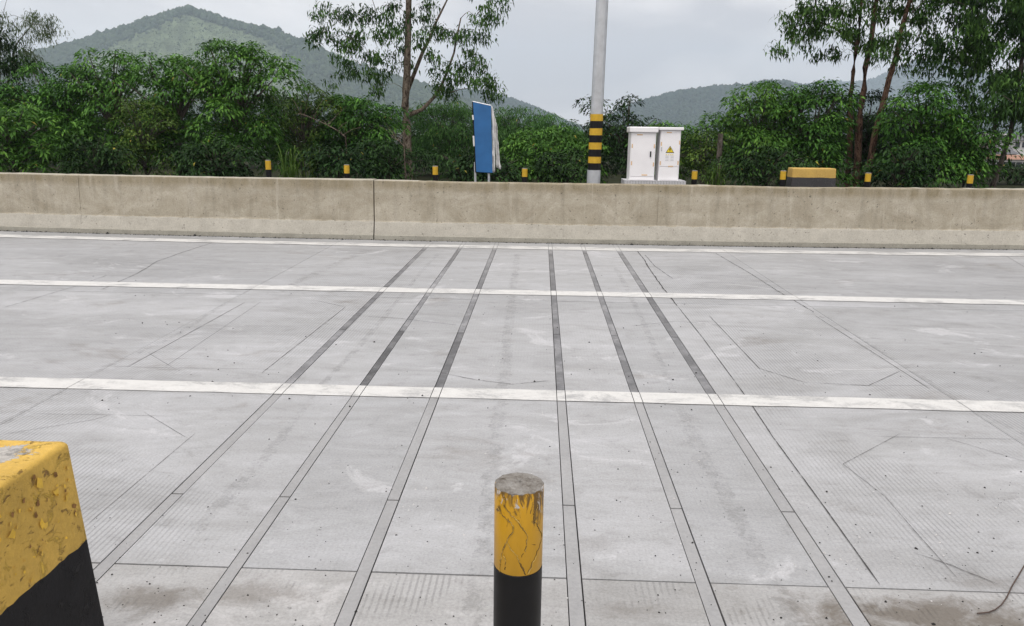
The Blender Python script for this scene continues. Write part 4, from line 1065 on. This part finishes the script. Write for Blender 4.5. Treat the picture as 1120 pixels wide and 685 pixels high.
def gum(name, label, trunk, Y, rad_, clumps, extra, bark, leaf, seed, leafn=70, cr=.34, ll=.17, lw=.024, group=None, branch_r=.015):
    """tall tree: trunk polylines in pixels, hanging leaf clumps where the photograph shows them"""
    r = np.random.default_rng(seed)
    b0 = at(trunk[0][0][0],trunk[0][0][1],Y); gz = ground_z(b0.x,Y)
    d_ = at(trunk[0][1][0],trunk[0][1][1],Y)-b0; bx = b0.x+d_.x/(d_.z if abs(d_.z)>.1 else 1)*(gz-b0.z)
    root = empty(name,(bx,Y,gz)); tag(root,label,'tree',group)
    parts, TP = [], []
    for ti,pl_ in enumerate(trunk):
        P = [at(px,py,Y+.25*ti) for px,py in pl_]
        if ti==0: P = [Vector((bx,Y,gz-.03))]+P
        n = len(P); rad0 = rad_ if ti==0 else rad_*.45
        # fine resample with small wobble
        Q = []
        for a_,c_ in zip(P[:-1],P[1:]):
            k = max(2,int((c_-a_).length/.5))
            for i in range(k): Q.append(a_.lerp(c_,i/k)+Vector((r.normal(0,.012),r.normal(0,.02),0)))
        Q.append(P[-1]); m = len(Q)
        parts.append(tube(Q,[rad0*(1-.72*i/(m-1)) for i in range(m)],9)); TP += Q
    PT = []
    for (px,py) in clumps: 
        p = at(px,py,Y+r.normal(0,.55)); PT.append(p)
    for _ in range(extra[0]):                     # the crown going on above the frame
        px = r.uniform(extra[1],extra[2]); py = r.uniform(extra[3],extra[4]); PT.append(at(px,py,Y+r.normal(0,.9)))
    Vl,Rl = [],[]
    PT.sort(key=lambda p: min((q-p).length for q in TP)); grown = list(TP)
    for p in PT:
        q = min(grown, key=lambda q:(q-p).length+.8*max(0,q.z-p.z)); grown.append(p)
        m_ = q.lerp(p,.55)+Vector((r.normal(0,.06),r.normal(0,.1),.10+.08*(p-q).length))
        rb = min(branch_r,.005+.007*(p-q).length); parts.append(tube([q,q.lerp(m_,.5)+Vector((0,0,.03)),m_,p],[rb,rb*.8,rb*.55,rb*.2],5))
        for sub in range(3):                      # a clump is a few hanging tufts
            cpt = np.array(p)+r.normal(0,cr*.50,3)*np.array([1,1,.7])
            n = int(leafn*.75*r.uniform(.4,1.4))
            Bp = cpt+r.normal(0,cr*.38,(n,3))*np.array([1,1,.75])
            Dn = unit(r.normal(0,.55,(n,3))+np.array([0,0,-.75]))
            Vl.append(leaf_arrays(Bp,Dn,ll*r.uniform(.6,1.3,n),lw*r.uniform(.7,1.3,n),.2,r)); Rl.append(np.clip(.5*r.uniform()+.5*r.uniform(0,1,n),0,.97))
    leaves_obj('crown', np.concatenate(Vl), np.concatenate(Rl), M[leaf], root)
    V,F = join(*parts); add('trunk',V,F,M[bark],root,True)
    return root
cl445 = [(350,14),(362,8),(378,12),(390,16),(354,30),(364,42),(384,34),(348,44),(372,22),(398,30),(412,14),(428,8),(410,42),(394,54),(380,66),(396,72),(414,62),(428,38),(374,82),
         (424,74),(418,94),(404,60),(436,56),(405,82),(388,78),(452,18),(466,22),(480,38),(474,60),(488,32),(500,50),(520,18),(528,42),(540,14),(546,4),(504,72),(478,92),(490,102),(500,94),(530,72),(544,94),
         (536,104),(518,56),(470,8),(458,42),(448,70),(440,30),(420,26),(512,88),(524,92),(508,34),(482,70),(495,82),(538,88),(400,18),(386,46)]
gum('tall_tree','tall bare-trunked tree rising out of frame left of the blue sign',
    [[(447,196),(445,150),(444,100),(446,40),(448,-20),(450,-110),(451,-170)],[(447,126),(462,120),(476,105),(486,88),(496,58),(504,20)],[(446,98),(462,58),(478,24),(492,-6)]],
    27,.175,cl445,(70,350,545,-170,-5),'bark_euca','leaf_euca',301,leafn=70,cr=.36)
for k,(px,py,qx,qy) in enumerate([(0,0,0,0)]): pass
gA = [(862,48),(874,44),(886,40),(870,28),(882,20),(896,16),(908,34),(916,30),(926,28),(860,22),(892,4),(904,6),(878,6),(912,14),(922,12),(902,56),(916,60),(868,36),(890,30),(930,8),(898,26),(884,12),(935,40)]
gum('tall_tree','leftmost of the three leaning trunks, with sprays reaching left',
    [[(928,190),(930,110),(932,96),(936,60),(941,23),(946,-30),(950,-120)],[(937,50),(915,32),(890,22),(868,30)]],24.5,.10,gA,(40,860,980,-120,-4),'bark_red','leaf_euca',302,leafn=60,group='three leaning trunks',cr=.33)
gB = [(946,6),(952,22),(938,12),(964,10),(972,16),(944,40),(966,40),(956,50)]
gum('tall_tree','middle one of the three leaning reddish trunks',
    [[(937,198),(941,130),(944,98),(952,50),(959,3),(966,-50),(972,-130)]],24,.125,gB,(36,915,1010,-130,-4),'bark_red','leaf_euca',303,leafn=62,group='three leaning trunks')
gC = [(985,10),(998,14),(1006,22),(1014,12),(978,42),(972,52),(984,58),(990,34),(1004,40),(1012,50),(1020,40),(1028,56),(1022,24),(966,46),(980,66),(1016,64),(1004,72)]
gum('tall_tree','rightmost of the three leaning reddish trunks',
    [[(949,198),(956,150),(966,112),(980,60),(994,5),(1006,-50),(1018,-120)]],23.5,.115,gC,(36,960,1060,-120,-4),'bark_red','leaf_euca',304,leafn=58,group='three leaning trunks')
r = np.random.default_rng(77); gD = []
while len(gD) < 100:
    x,y = r.uniform(1016,1150), r.uniform(-8,150)
    lim_ = np.interp(y,[-10,40,60,70,80,100,120,150],[1022,1030,1020,1032,1062,1050,1062,1078])
    if x > lim_ and not (y>125 and x<1128 and r.uniform()<.8) and r.uniform()<.93: gD.append((x,y))
gum('tall_tree','dense dark tall tree at the far right edge, trunk leaning right',
    [[(1088,196),(1094,180),(1104,150),(1112,110),(1118,60),(1120,0),(1124,-120)],[(1086,190),(1088,140),(1086,90),(1080,30),(1074,-40)],[(1080,196),(1082,160),(1096,110),(1106,60)]],
    23,.085,gD,(50,1020,1180,-140,-6),'bark_grey','leaf_euca',305,leafn=84,cr=.36)
gum('tall_tree','slender tree beyond the right edge of the frame',[[(1150,196),(1152,100),(1156,0),(1160,-100)]],25,.09,[(1120,20),(1135,40),(1150,60),(1118,60),(1140,90),(1125,110),(1160,30),(1112,86)],(30,1110,1200,-120,0),'bark_grey','leaf_dark_shade',306)
# bamboo with pale grey feathery tops at the upper left
gE = [(6,40),(14,28),(24,22),(34,26),(44,24),(52,28),(58,34),(20,44),(30,52),(38,60),(26,66),(10,58),(2,20),(-8,30),(-12,10),(44,40),(16,80),(30,82),(8,90),(36,74),(22,58),(-6,60),(-15,80),(48,32)]
gum('bamboo_clump','pale feathery bamboo tops at the upper left corner',[[(4,160),(6,100),(16,50),(36,26),(56,30)],[(2,150),(0,80),(2,20),(10,-10)],[(8,150),(14,90),(24,60),(30,50)]],29,.04,gE,(8,-40,5,-30,60),'bark_grey','leaf_grey',307,leafn=85,cr=.36,ll=.15,lw=.013)
gF = [(0,50),(-8,70),(4,66),(-4,30),(8,84),(-14,50),(2,100),(10,72)]
gum('tall_tree','dark tree top cut by the left edge of the frame',[[(-8,170),(-8,100),(-6,40),(-4,5)]],27,.08,gF,(6,-40,0,0,100),'bark_grey','leaf_dark_shade',308,leafn=110,cr=.42)

# drooping reed tufts by the first far bollard
def reeds(label, px, topy, Y, n, spread, seed, mat='leaf_olive'):
    r = np.random.default_rng(seed); b0 = at(px,190,Y); gz = ground_z(b0.x,Y); top = at(px,topy,Y).z-gz
    root = empty('reed_tuft',(b0.x,Y,gz)); tag(root,label,'reeds','reed tufts behind the barrier'); V,F = [],[]
    for i in range(n):
        a_ = r.uniform(0,6.28); h = top*r.uniform(.35,.95); sp_ = spread*r.uniform(.2,1); w_ = .014*r.uniform(.6,1.3); o=len(V)
        sx,sy = math.cos(a_),math.sin(a_); ox,oy = r.normal(0,.12),r.normal(0,.12)
        for k in range(8):
            f_=k/7; z = gz+h*(2.1*f_-1.45*f_**2.2); d=sp_*f_**1.4; ww = w_*(1-f_**3)
            x,y=b0.x+ox+sx*d,Y+oy+sy*d
            V += [(x-sy*ww,y+sx*ww,z),(x+sy*ww,y-sx*ww,z)]
        F += [(o+2*k,o+2*k+1,o+2*k+3,o+2*k+2) for k in range(7)]
    me_o = np_mesh('blades', np.array(V,float), np.array(F), M[mat], np.repeat(r.uniform(.2,.9,n),16), root)
reeds('drooping reed tuft just right of the leftmost far bollard',318,140,21.5,34,1.0,41)
reeds('drooping reed tuft between the two leftmost far bollards',338,146,21.0,30,.8,42)
reeds('thin reed tuft right of the white cabinets',785,162,20.8,60,.7,43)
# bare twigs sticking out of the thicket
def twigs(label, pts, Y, seed):
    r = np.random.default_rng(seed); P=[at(px,py,Y) for px,py in pts]
    gz = ground_z(P[0].x,Y); parts=[tube([Vector((P[0].x,Y+.2,gz)),P[0]]+P[1:],[.02]+[.016*(1-.8*i/len(P)) for i in range(len(P))],6)]
    for p,q in zip(P[:-1],P[1:]):
        for k in range(3):
            s0=p.lerp(q,r.uniform(.2,.9)); e_=s0+Vector((r.uniform(-.5,.5),r.uniform(-.3,.3),r.uniform(.1,.6))); parts.append(tube([s0,s0.lerp(e_,.5)+Vector((0,0,.05)),e_],[.008,.006,.003],5))
    root=empty('dead_branch',(P[0].x,Y,gz)); tag(root,label,'branch'); add('branch',*join(*parts),M['bark_euca'],root,True)
twigs('bare grey dead branch sticking out left of the tall bare-trunked tree',[(378,150),(366,141),(352,134),(338,128),(326,124)],22.0,5)
twigs('short pale dead branch near the foot of the tall bare-trunked tree',[(442,160),(436,154),(428,150)],22.0,6)
# old concrete stump post in the thicket
p = at(787,150,23.0); q = at(787,172,23.0)
po = empty('stump_post',(p.x,22.9,ground_z(p.x,22.9))); tag(po,'grey tree stump post standing in the bush right of the cabinets','post')
add('shaft',*tube([(p.x,22.9,ground_z(p.x,22.9)-.02),(p.x+.01,22.9,q.z),(p.x,22.9,p.z+.1)],[.10,.085,.08],9),M['bark_grey'],po,True)

# ------------------------------------------------------------------ far houses on the right
M['h_pink'] = mat_plain('pink_render',(.42,.33,.31),.9,.1,scale=1); M['h_white']=mat_plain('white_render',(.62,.61,.60),.9,.1,scale=1)
M['h_roof'] = mat_plain('grey_roof',(.12,.12,.13),.8,.2,scale=2); M['h_roof2']=mat_plain('pale_tin_roof',(.50,.48,.48),.6,.3,scale=2); M['h_glass']=mat_plain('dark_window',(.03,.035,.04),.2,.5)
M['h_tile']=mat_plain('terracotta_roof',(.30,.17,.12),.85,.2,scale=2)
def house(label, px0,px1, pytop, pyeave, Y, depth, wall, roof, cols_, rows_):
    a_=at(px0,pyeave,Y); c_=at(px1,pyeave,Y); zr=at((px0+px1)/2,pytop,Y).z; gz=ground_z(a_.x,Y)-.1; x0,x1,ze=a_.x,c_.x,a_.z
    root=empty('house',((x0+x1)/2,Y+depth/2,gz)); tag(root,label,'house','houses beyond the trees at the right')
    add('wall',*box(x0,x1,Y,Y+depth,gz,ze),wall,root)
    V=[(x0-.4,Y-.5,ze-.05),(x1+.4,Y-.5,ze-.05),(x1+.4,Y+depth+.5,ze-.05),(x0-.4,Y+depth+.5,ze-.05),(x0-.4,Y+depth/2,zr),(x1+.4,Y+depth/2,zr)]
    add('roof',V,[(0,1,5,4),(2,3,4,5),(0,4,3),(1,2,5),(3,2,1,0)],roof,root)
    for i in range(cols_):
        for j in range(rows_):
            xc=x0+(x1-x0)*(i+.5)/cols_; zc=ze-1.0-2.7*j
            if zc-.8<gz: continue
            w_=add('window',*box(xc-.55,xc+.55,Y-.06,Y-.002,zc-.6,zc+.6),M['h_white'],root)
            add('pane',*box(xc-.47,xc+.47,Y-.075,Y-.061,zc-.52,zc+.52),M['h_glass'],w_)
house('pinkish house with pale tin roof seen between the right trees',1087,1108,146,151,175,8,M['h_pink'],M['h_roof2'],3,2)
house('low house with dark grey roof seen between the right trees',1094,1112,162,168,150,7,M['h_white'],M['h_roof'],3,1)
house('white house with dark roof at the far right edge',1110,1140,148,153,165,8,M['h_white'],M['h_roof'],4,2)
house('low shed with terracotta roof at the far right edge',1090,1126,170,174,135,6,M['h_white'],M['h_tile'],5,1)
house('pale house glimpsed through the foot of the right trees',990,1014,182,186,140,7,M['h_white'],M['h_roof2'],3,1)

# ------------------------------------------------------------------ haze
hz = MB('haze_air'); hz.t.nodes.clear()
o_ = hz.n('ShaderNodeOutputMaterial'); pv = hz.n('ShaderNodeVolumePrincipled')
pv.inputs['Color'].default_value = (.74,.87,1.0,1); pv.inputs['Density'].default_value = .00021; pv.inputs['Anisotropy'].default_value = .2
hz.l(pv.outputs[0], o_.inputs['Volume'])
V,F = box(-5960,5960,-360,5960,-9.0,620)
tag(add('haze',V,F,hz.m), 'pale haze in the air over the valley', 'haze', None, 'stuff')
